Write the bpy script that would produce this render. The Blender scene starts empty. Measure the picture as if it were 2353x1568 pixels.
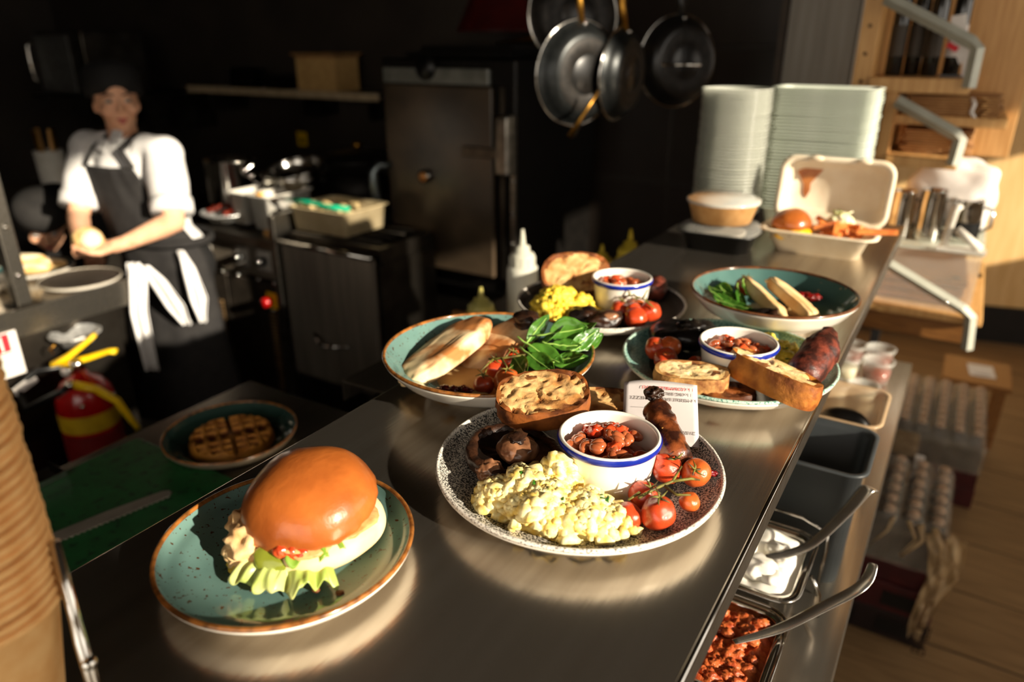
import bpy, bmesh, math, random
from mathutils import Vector, Matrix, noise as mnoise
sc = bpy.context.scene
C = sc.collection
random.seed(7)
PI = math.pi
HC = 1.25                     # height of the pass shelf

# ---------------------------------------------------------------- camera
cam_d = bpy.data.cameras.new('camera'); cam = bpy.data.objects.new('camera', cam_d); C.objects.link(cam)
cam_d.sensor_width = 36.0; cam_d.lens = 1672.0 / 2353.0 * 36.0
cam_d.clip_start = 0.02; cam_d.clip_end = 60
cam.location = (0, 0, HC + 0.4088)
cam.rotation_euler = (math.radians(90 - 22.32), 0, math.radians(31.53))
cam_d.dof.use_dof = True; cam_d.dof.focus_distance = 0.72; cam_d.dof.aperture_fstop = 3.2
sc.camera = cam
# ---------------------------------------------------------------- world, sun, exposure
w = bpy.data.worlds.new('world'); sc.world = w; w.use_nodes = True
bg = w.node_tree.nodes['Background']; bg.inputs[0].default_value = (1.0, 0.91, 0.79, 1); bg.inputs[1].default_value = 2.6
sun_d = bpy.data.lights.new('sun', 'SUN'); sun = bpy.data.objects.new('sun', sun_d); C.objects.link(sun)
sun_d.energy = 10.0; sun_d.color = (1.0, 0.88, 0.70); sun_d.angle = math.radians(0.9)
SUN_EL, SUN_AZ = math.radians(19), math.radians(-10)      # azimuth measured from +x
sdir = Vector((math.cos(SUN_EL) * math.cos(SUN_AZ), math.cos(SUN_EL) * math.sin(SUN_AZ), math.sin(SUN_EL)))
sun.location = sdir * 8; sun.rotation_euler = sdir.to_track_quat('Z', 'Y').to_euler()
sc.view_settings.view_transform = 'Standard'; sc.view_settings.look = 'None'
sc.view_settings.gamma = 1.0; sc.view_settings.exposure = 0.0; sc.view_settings.use_curve_mapping = False
sc.cycles.use_denoising = True
sc.cycles.max_bounces = 8; sc.cycles.diffuse_bounces = 4; sc.cycles.glossy_bounces = 4; sc.cycles.transmission_bounces = 8; sc.cycles.transparent_max_bounces = 16
sc.cycles.sample_clamp_indirect = 4.0
sc.cycles.caustics_reflective = True; sc.cycles.blur_glossy = 0.6; sc.cycles.caustics_refractive = False

# ---------------------------------------------------------------- helpers
def srgb(c):
    return tuple(((x / 255.0 + 0.055) / 1.055) ** 2.4 if x > 10 else x / 255.0 / 12.92 for x in c)
def nz(p, s=1.0): return mnoise.noise(Vector(p) * s)
MATS = {}
def mat(name, c1, c2=None, scale=20.0, rough=0.5, metal=0.0, bump=0.0, bscale=None, detail=3.0, lo=0.35, hi=0.65,
        spec=0.5, sss=0.0, trans=0.0, ior=1.45, coat=0.0, stretch=None, alpha=1.0, emit=None, c3=None, c3scale=80.0, c3lo=0.6, c3hi=0.66, rvar=0.0):
    """procedural Principled material: two colours mixed by noise, an optional third as speckle, noise bump"""
    if name in MATS: return MATS[name]
    m = bpy.data.materials.new(name); m.use_nodes = True; MATS[name] = m
    nt = m.node_tree; N = nt.nodes; L = nt.links; b = N['Principled BSDF']
    c1 = srgb(c1); c2 = srgb(c2) if c2 else tuple(x * 0.8 for x in c1)
    tc = N.new('ShaderNodeTexCoord'); src = tc.outputs['Object']
    if stretch:
        mp = N.new('ShaderNodeMapping'); mp.inputs['Scale'].default_value = stretch; L.new(src, mp.inputs[0]); src = mp.outputs[0]
    n1 = N.new('ShaderNodeTexNoise'); n1.inputs['Scale'].default_value = scale; n1.inputs['Detail'].default_value = detail; L.new(src, n1.inputs['Vector'])
    r = N.new('ShaderNodeMapRange'); r.inputs[1].default_value = lo; r.inputs[2].default_value = hi; L.new(n1.outputs[0], r.inputs[0])
    mx = N.new('ShaderNodeMix'); mx.data_type = 'RGBA'; mx.inputs[6].default_value = (*c1, 1); mx.inputs[7].default_value = (*c2, 1); L.new(r.outputs[0], mx.inputs[0])
    out = mx.outputs[2]
    if c3:
        n3 = N.new('ShaderNodeTexNoise'); n3.inputs['Scale'].default_value = c3scale; n3.inputs['Detail'].default_value = 2.0; L.new(tc.outputs['Object'], n3.inputs['Vector'])
        r3 = N.new('ShaderNodeMapRange'); r3.inputs[1].default_value = c3lo; r3.inputs[2].default_value = c3hi; L.new(n3.outputs[0], r3.inputs[0])
        m3 = N.new('ShaderNodeMix'); m3.data_type = 'RGBA'; m3.inputs[7].default_value = (*srgb(c3), 1); L.new(r3.outputs[0], m3.inputs[0]); L.new(out, m3.inputs[6]); out = m3.outputs[2]
    L.new(out, b.inputs['Base Color'])
    b.inputs['Roughness'].default_value = rough; b.inputs['Metallic'].default_value = metal
    b.inputs['Specular IOR Level'].default_value = spec; b.inputs['IOR'].default_value = ior
    b.inputs['Transmission Weight'].default_value = trans; b.inputs['Coat Weight'].default_value = coat; b.inputs['Coat Roughness'].default_value = 0.08
    b.inputs['Alpha'].default_value = alpha
    if rvar:
        rr = N.new('ShaderNodeMapRange'); rr.inputs[3].default_value = rough - rvar; rr.inputs[4].default_value = rough + rvar; L.new(n1.outputs[0], rr.inputs[0]); L.new(rr.outputs[0], b.inputs['Roughness'])
    if sss:
        b.inputs['Subsurface Weight'].default_value = sss; b.inputs['Subsurface Radius'].default_value = (0.006, 0.003, 0.0015); b.inputs['Subsurface Scale'].default_value = 1.0
    if emit:
        b.inputs['Emission Color'].default_value = (*srgb(emit[0]), 1); b.inputs['Emission Strength'].default_value = emit[1]
    if bump:
        n2 = N.new('ShaderNodeTexNoise'); n2.inputs['Scale'].default_value = bscale or scale * 3; n2.inputs['Detail'].default_value = 4.0; L.new(src, n2.inputs['Vector'])
        bp = N.new('ShaderNodeBump'); bp.inputs['Strength'].default_value = bump; bp.inputs['Distance'].default_value = 0.002
        L.new(n2.outputs[0], bp.inputs['Height']); L.new(bp.outputs[0], b.inputs['Normal'])
    return m

class MB:
    def __init__(s): s.v = []; s.f = []
    def add(s, vs, fs):
        k = len(s.v); s.v += [tuple(p) for p in vs]; s.f += [tuple(i + k for i in f) for f in fs]; return s
    def box(s, c, d, M=None):
        x, y, z = (q / 2 for q in d); vs = [Vector((a * x, b * y, e * z)) for e in (-1, 1) for b in (-1, 1) for a in (-1, 1)]
        if M is not None: vs = [M @ p for p in vs]
        vs = [p + Vector(c) for p in vs]
        return s.add(vs, [(0, 2, 3, 1), (4, 5, 7, 6), (0, 1, 5, 4), (2, 6, 7, 3), (0, 4, 6, 2), (1, 3, 7, 5)])
    def bb(s, x0, x1, y0, y1, z0, z1): return s.box(((x0 + x1) / 2, (y0 + y1) / 2, (z0 + z1) / 2), (x1 - x0, y1 - y0, z1 - z0))
    def tube(s, pts, r, seg=10, cap=True, flat=1.0, closed=False):
        pts = [Vector(p) for p in pts]; n = len(pts); rs = r if isinstance(r, (list, tuple)) else [r] * n
        up = None; vs = []; 
        for i, p in enumerate(pts):
            if closed: t = pts[(i + 1) % n] - pts[i - 1]
            else: t = pts[min(i + 1, n - 1)] - pts[max(i - 1, 0)]
            t.normalize()
            if up is None: up = Vector((0, 0, 1)) if abs(t.z) < 0.9 else Vector((1, 0, 0))
            a = up - t * up.dot(t)
            if a.length < 1e-5: a = t.orthogonal()
            a.normalize(); up = a; b = t.cross(a)
            for j in range(seg):
                q = 2 * PI * j / seg; vs.append(p + (a * math.cos(q) * flat + b * math.sin(q)) * rs[i])
        fs = []
        for i in range(n if closed else n - 1):
            i2 = (i + 1) % n
            for j in range(seg): fs.append((i * seg + j, i * seg + (j + 1) % seg, i2 * seg + (j + 1) % seg, i2 * seg + j))
        if cap and not closed: fs += [tuple(range(seg))[::-1], tuple((n - 1) * seg + j for j in range(seg))]
        return s.add(vs, fs)
    def cyl(s, p0, p1, r0, r1=None, seg=16): return s.tube([p0, p1], [r0, r0 if r1 is None else r1], seg)
    def lathe(s, prof, c=(0, 0, 0), seg=48, cap0=False, cap1=False):
        vs = []; fs = []; n = len(prof)
        for r, z in prof:
            for j in range(seg):
                a = 2 * PI * j / seg; vs.append((c[0] + max(r, 1e-5) * math.cos(a), c[1] + max(r, 1e-5) * math.sin(a), c[2] + z))
        for i in range(n - 1):
            for j in range(seg): fs.append((i * seg + j, i * seg + (j + 1) % seg, (i + 1) * seg + (j + 1) % seg, (i + 1) * seg + j))
        if cap0: fs.append(tuple(range(seg))[::-1])
        if cap1: fs.append(tuple((n - 1) * seg + j for j in range(seg)))
        return s.add(vs, fs)
    def blob(s, c, r, sub=2, amp=0.0, freq=1.0, seed=0.0, e=1.0, M=None, fn=None):
        vs, fs = ICO[sub]; out = []
        r = r if isinstance(r, (list, tuple)) else (r, r, r); c = Vector(c)
        for p in vs:
            q = Vector((math.copysign(abs(p[0]) ** e, p[0]), math.copysign(abs(p[1]) ** e, p[1]), math.copysign(abs(p[2]) ** e, p[2])))
            k = 1 + amp * mnoise.noise(Vector(p) * freq + Vector((seed, seed * 1.7, -seed))) if amp else 1
            q = Vector((q[0] * r[0] * k, q[1] * r[1] * k, q[2] * r[2] * k))
            if fn: q = fn(q)
            if M is not None: q = M @ q
            out.append(q + c)
        return s.add(out, fs)
    def prism(s, outline, z0, z1, M=None, c=(0, 0, 0)):
        n = len(outline); vs = [Vector((x, y, z0)) for x, y in outline] + [Vector((x, y, z1)) for x, y in outline]
        if M is not None: vs = [M @ p for p in vs]
        vs = [p + Vector(c) for p in vs]
        return s.add(vs, [tuple(range(n))[::-1], tuple(range(n, 2 * n))] + [(i, (i + 1) % n, n + (i + 1) % n, n + i) for i in range(n)])
    def sheet(s, f, nu, nv):
        vs = [f(i / nu, j / nv) for j in range(nv + 1) for i in range(nu + 1)]
        return s.add(vs, [(j * (nu + 1) + i, j * (nu + 1) + i + 1, (j + 1) * (nu + 1) + i + 1, (j + 1) * (nu + 1) + i) for j in range(nv) for i in range(nu)])
    def jitter(s, amp, freq, seed=0.0):
        for i, p in enumerate(s.v):
            q = Vector(p); d = mnoise.noise_vector(q * freq + Vector((seed, 2 * seed, 3 * seed))); s.v[i] = tuple(q + d * amp)
        return s
    def mesh(s, name, smooth=True, m=None):
        me = bpy.data.meshes.new(name); me.from_pydata(s.v, [], s.f); me.update()
        if smooth: me.polygons.foreach_set('use_smooth', [True] * len(me.polygons))
        if m: me.materials.append(m)
        return me
    def build(s, name, m, parent=None, smooth=True, bevel=0, loc=None, rot=None, solid=0, sub=0, fix=False):
        me = s.mesh(name, smooth, m)
        if fix:
            bm = bmesh.new(); bm.from_mesh(me); bmesh.ops.recalc_face_normals(bm, faces=bm.faces); bm.to_mesh(me); bm.free()
        o = bpy.data.objects.new(name, me); C.objects.link(o)
        if parent is not None: o.parent = parent
        if loc is not None: o.location = loc
        if rot is not None: o.rotation_euler = rot
        if solid: md = o.modifiers.new('solid', 'SOLIDIFY'); md.thickness = solid; md.offset = 0
        if bevel: md = o.modifiers.new('bevel', 'BEVEL'); md.width = bevel; md.segments = 2; md.limit_method = 'ANGLE'; md.angle_limit = math.radians(40)
        if sub: md = o.modifiers.new('sub', 'SUBSURF'); md.levels = sub; md.render_levels = sub
        return o
ICO = {}
for _s in (1, 2, 3, 4, 5):
    _b = bmesh.new(); bmesh.ops.create_icosphere(_b, subdivisions=_s, radius=1.0); _b.verts.ensure_lookup_table()
    ICO[_s] = ([tuple(v.co) for v in _b.verts], [tuple(v.index for v in f.verts) for f in _b.faces]); _b.free()

def frame(x, n):
    """3x3 matrix with local z along n and local x along x made square to n"""
    n = Vector(n).normalized(); x = Vector(x); x = (x - n * x.dot(n)).normalized(); y = n.cross(x)
    return Matrix((x, y, n)).transposed()
def tag(o, label, cat, group=None, kind=None):
    if label: o['label'] = label
    if cat: o['category'] = cat
    if group: o['group'] = group
    if kind: o['kind'] = kind
    return o
def thing(name, label, cat, loc=(0, 0, 0), rz=0.0, group=None, rot=None):
    o = bpy.data.objects.new(name, None); C.objects.link(o); o.empty_display_size = 0.05
    o.location = loc; o.rotation_euler = rot if rot else (0, 0, rz)
    return tag(o, label, cat, group)
def struct(o): o['kind'] = 'structure'; return o
def dup(root, loc, rz=None, label=None, rot=None):
    r = root.copy(); C.objects.link(r); r.location = loc
    if rz is not None: r.rotation_euler = (0, 0, rz)
    if rot is not None: r.rotation_euler = rot
    if label: r['label'] = label
    for ch in list(root.children):
        c = ch.copy(); C.objects.link(c); c.parent = r
        for g in list(ch.children):
            d = g.copy(); C.objects.link(d); d.parent = c
    return r
def baked(name, mb, m, parent, voxel, it=4, smooth=0.6):
    """union of overlapping solids into one smooth continuous skin"""
    me = mb.mesh('tmp', True); o = bpy.data.objects.new('tmp', me); C.objects.link(o)
    md = o.modifiers.new('r', 'REMESH'); md.mode = 'VOXEL'; md.voxel_size = voxel
    ms = o.modifiers.new('s', 'SMOOTH'); ms.factor = smooth; ms.iterations = it
    dg = bpy.context.evaluated_depsgraph_get(); dg.update()
    new = bpy.data.meshes.new_from_object(o.evaluated_get(dg)); new.name = name
    bpy.data.objects.remove(o); bpy.data.meshes.remove(me)
    new.polygons.foreach_set('use_smooth', [True] * len(new.polygons)); new.materials.clear(); new.materials.append(m)
    ob = bpy.data.objects.new(name, new); C.objects.link(ob); ob.parent = parent
    return ob
def text_obj(txt, size, m, parent, M, ext=0.0002, name='lettering', space=1.0):
    cu = bpy.data.curves.new('lettering', 'FONT'); cu.body = txt; cu.size = size; cu.extrude = ext; cu.align_x = 'CENTER'; cu.space_character = space
    o = bpy.data.objects.new('tmp', cu); C.objects.link(o); dg = bpy.context.evaluated_depsgraph_get(); dg.update()
    me = bpy.data.meshes.new_from_object(o.evaluated_get(dg)); bpy.data.objects.remove(o); bpy.data.curves.remove(cu)
    me.materials.clear(); me.materials.append(m); me.name = name
    ob = bpy.data.objects.new(name, me); C.objects.link(ob); ob.parent = parent; ob.matrix_local = M
    return ob
def nth(n): return {1: 'topmost', 2: 'second', 3: 'third', 4: 'fourth', 5: 'fifth', 6: 'sixth', 7: 'seventh', 8: 'eighth', 9: 'ninth', 10: 'tenth', 11: 'eleventh', 12: 'twelfth'}.get(n, '%d%s' % (n, {21: 'st', 22: 'nd', 23: 'rd', 31: 'st', 32: 'nd', 33: 'rd'}.get(n, 'th')))
CR = Vector((0.852, 0.523, 0)); CF = Vector((-0.523, 0.852, 0)); UP = Vector((0, 0, 1))   # directions along and across the guests' view of the pass

# ---------------------------------------------------------------- materials
STEEL = mat('brushed_steel', (196, 187, 173), (178, 168, 154), scale=60, rough=0.23, metal=0.955, bump=0.06, bscale=220, stretch=(1, 0.03, 1), rvar=0.07)
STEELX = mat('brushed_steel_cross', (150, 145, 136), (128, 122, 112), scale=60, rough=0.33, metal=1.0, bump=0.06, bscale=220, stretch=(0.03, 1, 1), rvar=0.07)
CHROME = mat('polished_steel', (205, 202, 196), (185, 180, 172), scale=30, rough=0.12, metal=1.0)
DSTEEL = mat('dark_steel', (84, 79, 72), (58, 53, 47), scale=8, rough=0.4, metal=1.0, rvar=0.1)  # dark grey steel, two tones mixed by noise
ALU = mat('foil', (222, 222, 220), (196, 196, 194), scale=60, rough=0.3, metal=0.65, bump=0.9, bscale=110)
SPOON = mat('spoon_steel', (216, 211, 203), (200, 194, 186), scale=40, rough=0.2, metal=0.92)
BLACKP = mat('black_plastic', (18, 18, 18), (12, 12, 12), rough=0.35)
BLACKM = mat('black_enamel', (14, 13, 12), (22, 20, 18), rough=0.3, scale=40)
NONSTICK = mat('nonstick', (38, 40, 40), (28, 30, 30), rough=0.34, metal=0.6, scale=50)
IRON = mat('worn_iron', (40, 36, 32), (20, 18, 16), rough=0.5, metal=0.5, scale=60)
WHITEP = mat('white_plastic', (228, 224, 214), (210, 205, 192), rough=0.45, scale=15)
CERAM = mat('white_glaze', (238, 232, 220), (228, 221, 207), rough=0.14, scale=20, coat=0.4)
BLUE = mat('blue_enamel', (24, 44, 150), (18, 36, 130), rough=0.18, scale=60)
OAK = mat('plywood', (214, 166, 104), (196, 146, 84), rough=0.5, scale=14, stretch=(6, 1, 0.5), bump=0.05)
OAKD = mat('brown_board', (150, 100, 48), (122, 78, 34), rough=0.45, scale=18, stretch=(1, 8, 8), bump=0.05)
KRAFT = mat('kraft_paper', (204, 156, 98), (188, 138, 80), rough=0.8, scale=60)
CARD = mat('brown_cardboard', (176, 132, 84), (158, 114, 70), rough=0.85, scale=30)
RED = mat('red_paint', (176, 16, 14), (150, 10, 10), rough=0.25, scale=10, coat=0.4)
YEL = mat('yellow_plastic', (248, 206, 20), (236, 190, 12), rough=0.35, scale=30)
CLEAR = mat('clear_plastic', (238, 236, 228), (228, 226, 216), rough=0.08, alpha=0.18, scale=20)
FROST = mat('frosted_plastic', (226, 232, 220), (214, 222, 208), rough=0.3, alpha=0.7, scale=30)
PAPER = mat('paper', (226, 220, 214), (214, 207, 200), rough=0.85, scale=30)
INKR = mat('red_ink', (206, 70, 58), (196, 60, 50), rough=0.9)
INKK = mat('grey_ink', (120, 112, 108), (100, 94, 90), rough=0.9)
TEAL = mat('teal_glaze', (104, 136, 128), (90, 122, 116), rough=0.16, scale=14, coat=0.5, c3=(74, 46, 24), c3scale=260, c3lo=0.64, c3hi=0.68)
TEALD = mat('deep_teal_glaze', (62, 96, 94), (46, 76, 74), rough=0.16, scale=14, coat=0.5)
BROWNRIM = mat('brown_glaze', (162, 102, 46), (92, 56, 26), rough=0.2, scale=90, coat=0.5)
# ================================================================ the setting
WALLD = mat('dark_kitchen_wall', (52, 45, 38), (40, 34, 28), rough=0.55, scale=3)
CEIL = mat('dark_ceiling', (58, 50, 42), (48, 41, 34), rough=0.8, scale=2)
FLOORK = mat('kitchen_floor_vinyl', (40, 36, 32), (28, 25, 22), rough=0.5, scale=12)
PLANK = mat('oiled_floor_board', (142, 112, 76), (120, 92, 60), rough=0.5, scale=9, stretch=(0.6, 6, 6), bump=0.06)
PLASTER = mat('warm_plaster', (196, 176, 148), (184, 164, 136), rough=0.85, scale=5)
WOODW = mat('plywood_wall', (240, 198, 136), (228, 182, 118), rough=0.5, scale=7, stretch=(6, 6, 0.5), bump=0.04)
PLINTH = mat('black_plinth', (26, 22, 19), (20, 17, 14), rough=0.6)
floor = struct(MB().bb(-6.3, 2.4, -2.3, 5.7, -0.1, -0.004).build('floor', FLOORK, smooth=False))
y = -0.634; me = None
while y < 4.9:
    b = MB().bb(-0.55, 2.2, 0.0, 0.292, -0.02, 0.0)
    p = b.build('plank', PLANK, floor, smooth=False, bevel=0.004) if me is None else None
    if p is None: p = bpy.data.objects.new('plank', me); C.objects.link(p); p.parent = floor
    else: me = p.data
    p.location = (0, y, random.uniform(-0.001, 0.001)); y += 0.301
ceiling = struct(MB().bb(-6.3, 2.4, -2.3, 5.7, 3.4, 3.5).build('ceiling', CEIL, smooth=False))
struct(MB().bb(-6.3, -6.2, -2.3, 5.1, 0, 3.4).build('wall_left', WALLD, smooth=False))
wb = struct(MB().bb(-6.2, -0.74, 3.36, 3.46, 0, 3.4).build('wall_back', WALLD, smooth=False))
TILE = mat('dark_wall_tile', (50, 43, 38), (42, 36, 31), rough=0.3, scale=4)
tme = MB().bb(-0.218, 0.218, -0.008, 0, -0.292, 0.292).mesh('tile', False, TILE)
for i in range(3):
    for j in range(4):
        t = bpy.data.objects.new('tile', tme); C.objects.link(t); t.parent = wb; t.location = (-1.86 + 0.445 * i, 3.36, 0.74 + 0.6 * j)
        md = t.modifiers.new('bevel', 'BEVEL'); md.width = 0.003
struct(MB().bb(-0.84, -0.74, 3.46, 4.9, 0, 3.4).build('wall_passage', WALLD, smooth=False))
m = MB(); m.bb(-6.2, -1.2, -2.3, -2.2, 0, 3.4); m.bb(-1.2, 2.0, -2.3, -2.2, 0, 1.05); m.bb(-1.2, 2.0, -2.3, -2.2, 2.7, 3.4); m.bb(2.0, 2.2, -2.3, -2.2, 0, 3.4)
struct(m.build('wall_front', PLASTER, smooth=False))        # unseen wall behind the guests; its opening is added for fill light
wf = struct(MB().bb(-0.84, 2.2, 4.92, 5.0, 0, 3.4).build('wall_far', PLINTH, smooth=False))
for x0, x1, z0, z1 in ((-0.74, -0.40, 0.22, 3.4), (-0.40, -0.055, 0.22, 3.4), (-0.052, 0.078, 0.22, 1.25), (-0.052, 0.078, 1.255, 3.4), (0.082, 0.50, 0.22, 3.4), (0.503, 1.1, 0.22, 3.4), (1.103, 1.7, 0.22, 3.4), (1.703, 2.2, 0.22, 3.4)):
    MB().bb(x0, x1, 4.90, 4.92, z0, z1).build('panel', WOODW, wf, smooth=False, bevel=0.002)
bf = struct(MB().bb(-0.74, 2.2, 4.885, 4.92, 0, 0.215).build('baseboard_far', PLINTH, smooth=False))
for o_ in (wf, bf):           # added turn towards the sun brightens the panelled wall
    piv = Vector((0.15, 4.9, 0)); o_.rotation_euler = (0, 0, math.radians(13)); o_.location = piv - Matrix.Rotation(math.radians(13), 3, 'Z') @ piv
# street side: three openings let the low sun in
CH = 3.4
WIN = ((-0.27, 1.60, 1.25, 3.06), (1.66, 3.75, 1.25, 2.28), (4.0, 4.8, 1.12, 1.84))
m = MB(); m.bb(2.2, 2.35, -2.3, 5.7, 0, 1.12); m.bb(2.2, 2.35, -2.3, 4.0, 1.12, 1.25); m.bb(2.2, 2.35, -2.3, -0.27, 1.25, CH); m.bb(2.2, 2.35, -0.27, 1.60, 3.06, CH)
m.bb(2.2, 2.35, 1.60, 1.66, 1.25, CH); m.bb(2.2, 2.35, 1.66, 3.75, 2.28, CH); m.bb(2.2, 2.35, 3.75, 4.0, 1.25, CH); m.bb(2.2, 2.35, 4.0, 5.7, 1.84, CH); m.bb(2.2, 2.35, 4.8, 5.7, 1.12, 1.84)
struct(m.build('wall_right', PLASTER, smooth=False))
FRM = mat('window_frame_paint', (70, 66, 60), (62, 58, 52), rough=0.5)
for k, (y0, y1, z0, z1) in enumerate(WIN):
    m = MB(); m.bb(2.22, 2.28, y0, y0 + 0.04, z0, z1); m.bb(2.22, 2.28, y1 - 0.04, y1, z0, z1); m.bb(2.22, 2.28, y0, y1, z0, z0 + 0.04); m.bb(2.22, 2.28, y0, y1, z1 - 0.04, z1)
    struct(m.build('window_%d' % (k + 1), FRM, smooth=False))

# ================================================================ benches and the pass
t = thing('pass_shelf', 'long brushed steel pass shelf carrying the plated breakfasts', 'counter', (-0.335, 0.6, 0))
PX0, PX1, PY0, PY1 = -0.235, 0.237, -1.0, 1.36
MB().bb(PX0, PX1, PY0, PY1, HC - 0.006, HC).build('top', STEEL, t, smooth=False, bevel=0.002)
MB().bb(PX1 - 0.002, PX1 + 0.001, PY0, PY1, HC - 0.036, HC - 0.003).build('front_lip', STEELX, t, smooth=False, bevel=0.001)
MB().tube([(PX1, PY0, HC - 0.002), (PX1, PY1, HC - 0.002)], 0.0028, 8).build('rolled_edge', CHROME, t)
MB().bb(PX0 - 0.001, PX0 + 0.002, PY0, PY1, HC - 0.036, HC - 0.003).build('back_lip', STEELX, t, smooth=False)
MB().bb(PX0, PX1, PY1, PY1 + 0.003, HC - 0.036, HC).build('end_lip', STEELX, t, smooth=False)
for yy in (-0.9, 1.15): MB().bb(-0.22, -0.18, yy - 0.02, yy + 0.02, 0.9, HC - 0.006).build('support_post', STEELX, t, smooth=False)
# bench under the pass (guest side) and the cook's bench
def bench(name, label, x0, x1, y0, y1, z, fascia=0.05):
    t = thing(name, label, 'bench', ((x0 + x1) / 2, (y0 + y1) / 2, 0)); w, d = (x1 - x0) / 2, (y1 - y0) / 2
    MB().bb(-w, w, -d, d, z - 0.004, z).build('worktop', STEEL, t, smooth=False, bevel=0.0015)
    MB().bb(w - 0.004, w, -d, d, z - fascia, z - 0.003).build('front_fascia', STEELX, t, smooth=False)
    MB().bb(-w, -w + 0.004, -d, d, z - fascia, z - 0.003).build('back_fascia', STEELX, t, smooth=False)
    MB().bb(-w + 0.004, w - 0.004, d - 0.004, d, z - fascia, z - 0.003).build('end_fascia', STEELX, t, smooth=False)
    MB().bb(-w + 0.04, w - 0.04, -d + 0.04, d - 0.04, 0.10, z - fascia).build('cabinet', DSTEEL, t, smooth=False)
    for sx in (-1, 1):
        for sy in (-1, 1): MB().cyl((sx * (w - 0.06), sy * (d - 0.06), 0), (sx * (w - 0.06), sy * (d - 0.06), 0.10), 0.018).build('foot', DSTEEL, t)
    return t
bench('serving_bench', 'low steel bench below the pass holding tubs and pans', -0.60, -0.015, -1.2, 1.98, 0.90)
bench('prep_bench', 'dim steel prep bench with the green cutting board', -1.375, -0.605, -1.2, 1.028, 0.90)
bench('bottle_bench', 'dark steel bench where the squeeze bottles stand', -1.08, -0.605, 1.04, 2.0, 0.97)
# cook's counter at the left
t = bench('cook_counter', 'steel counter with dark front panel in front of the cook', -3.25, -2.40, -0.3, 1.36, 0.90, 0.09)
# gantry post standing on it
t = thing('gantry_post', 'grey steel upright post rising from the cook counter', 'post', (-2.425, 1.03, 0.90))
MB().bb(-0.022, 0.022, -0.022, 0.022, 0.006, 1.0).build('upright', STEELX, t, smooth=False, bevel=0.003)
MB().bb(-0.04, 0.04, -0.04, 0.04, 0, 0.006).build('base_plate', DSTEEL, t, smooth=False)
for k in range(5): MB().cyl((0.022, 0, 0.1 + 0.15 * k), (0.026, 0, 0.1 + 0.15 * k), 0.007).build('bolt', CHROME, t)
# crumpled foil handle / scoop on counter front
t = thing('foil_tray', 'crumpled silver foil tray tucked under the cook counter edge', 'tray', (-2.38, 1.14, 0.745))
MB().lathe([(0.0, 0.0), (0.05, 0.002), (0.066, 0.03), (0.074, 0.034)], seg=40).jitter(0.006, 40).build('pan', ALU, t, solid=0.001)
MB().tube([(0.074 * math.cos(a), 0.074 * math.sin(a), 0.034) for a in [2 * PI * i / 40 for i in range(40)]], 0.004, 6, closed=True).jitter(0.003, 60).build('rim', ALU, t)
MB().bb(-0.035, -0.018, -0.06, 0.06, -0.004, 0.0).build('bracket', STEELX, t, smooth=False)
# safety notice card
t = thing('notice_card', 'white notice card with red and green print left of the extinguisher', 'sign', (-2.392, 0.93, 0.70))
MB().bb(0, 0.002, -0.06, 0.045, 0, 0.142).build('card', PAPER, t, smooth=False)
MB().bb(0.002, 0.0026, -0.058, 0.022, 0.080, 0.138).build('red_block', mat('red_print', (208, 28, 40), (196, 22, 34), rough=0.6), t, smooth=False)
for k in range(3): MB().bb(0.0026, 0.003, -0.05 + 0.022 * k, -0.043 + 0.022 * k, 0.085, 0.132).build('white_stroke', PAPER, t, smooth=False)
MB().bb(0.002, 0.0026, -0.058, 0.03, 0.070, 0.074).build('rule_line', INKK, t, smooth=False)
for k in range(6): MB().bb(0.002, 0.0026, -0.03, 0.035, 0.012 + 0.009 * k, 0.015 + 0.009 * k).build('text_line', mat('pale_green_print', (150, 190, 172), (140, 182, 164), rough=0.7), t, smooth=False)
MB().bb(0.002, 0.0026, -0.058, -0.036, 0.01, 0.065).build('teal_block', mat('teal_print', (20, 90, 92), (16, 80, 84), rough=0.6), t, smooth=False)

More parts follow.
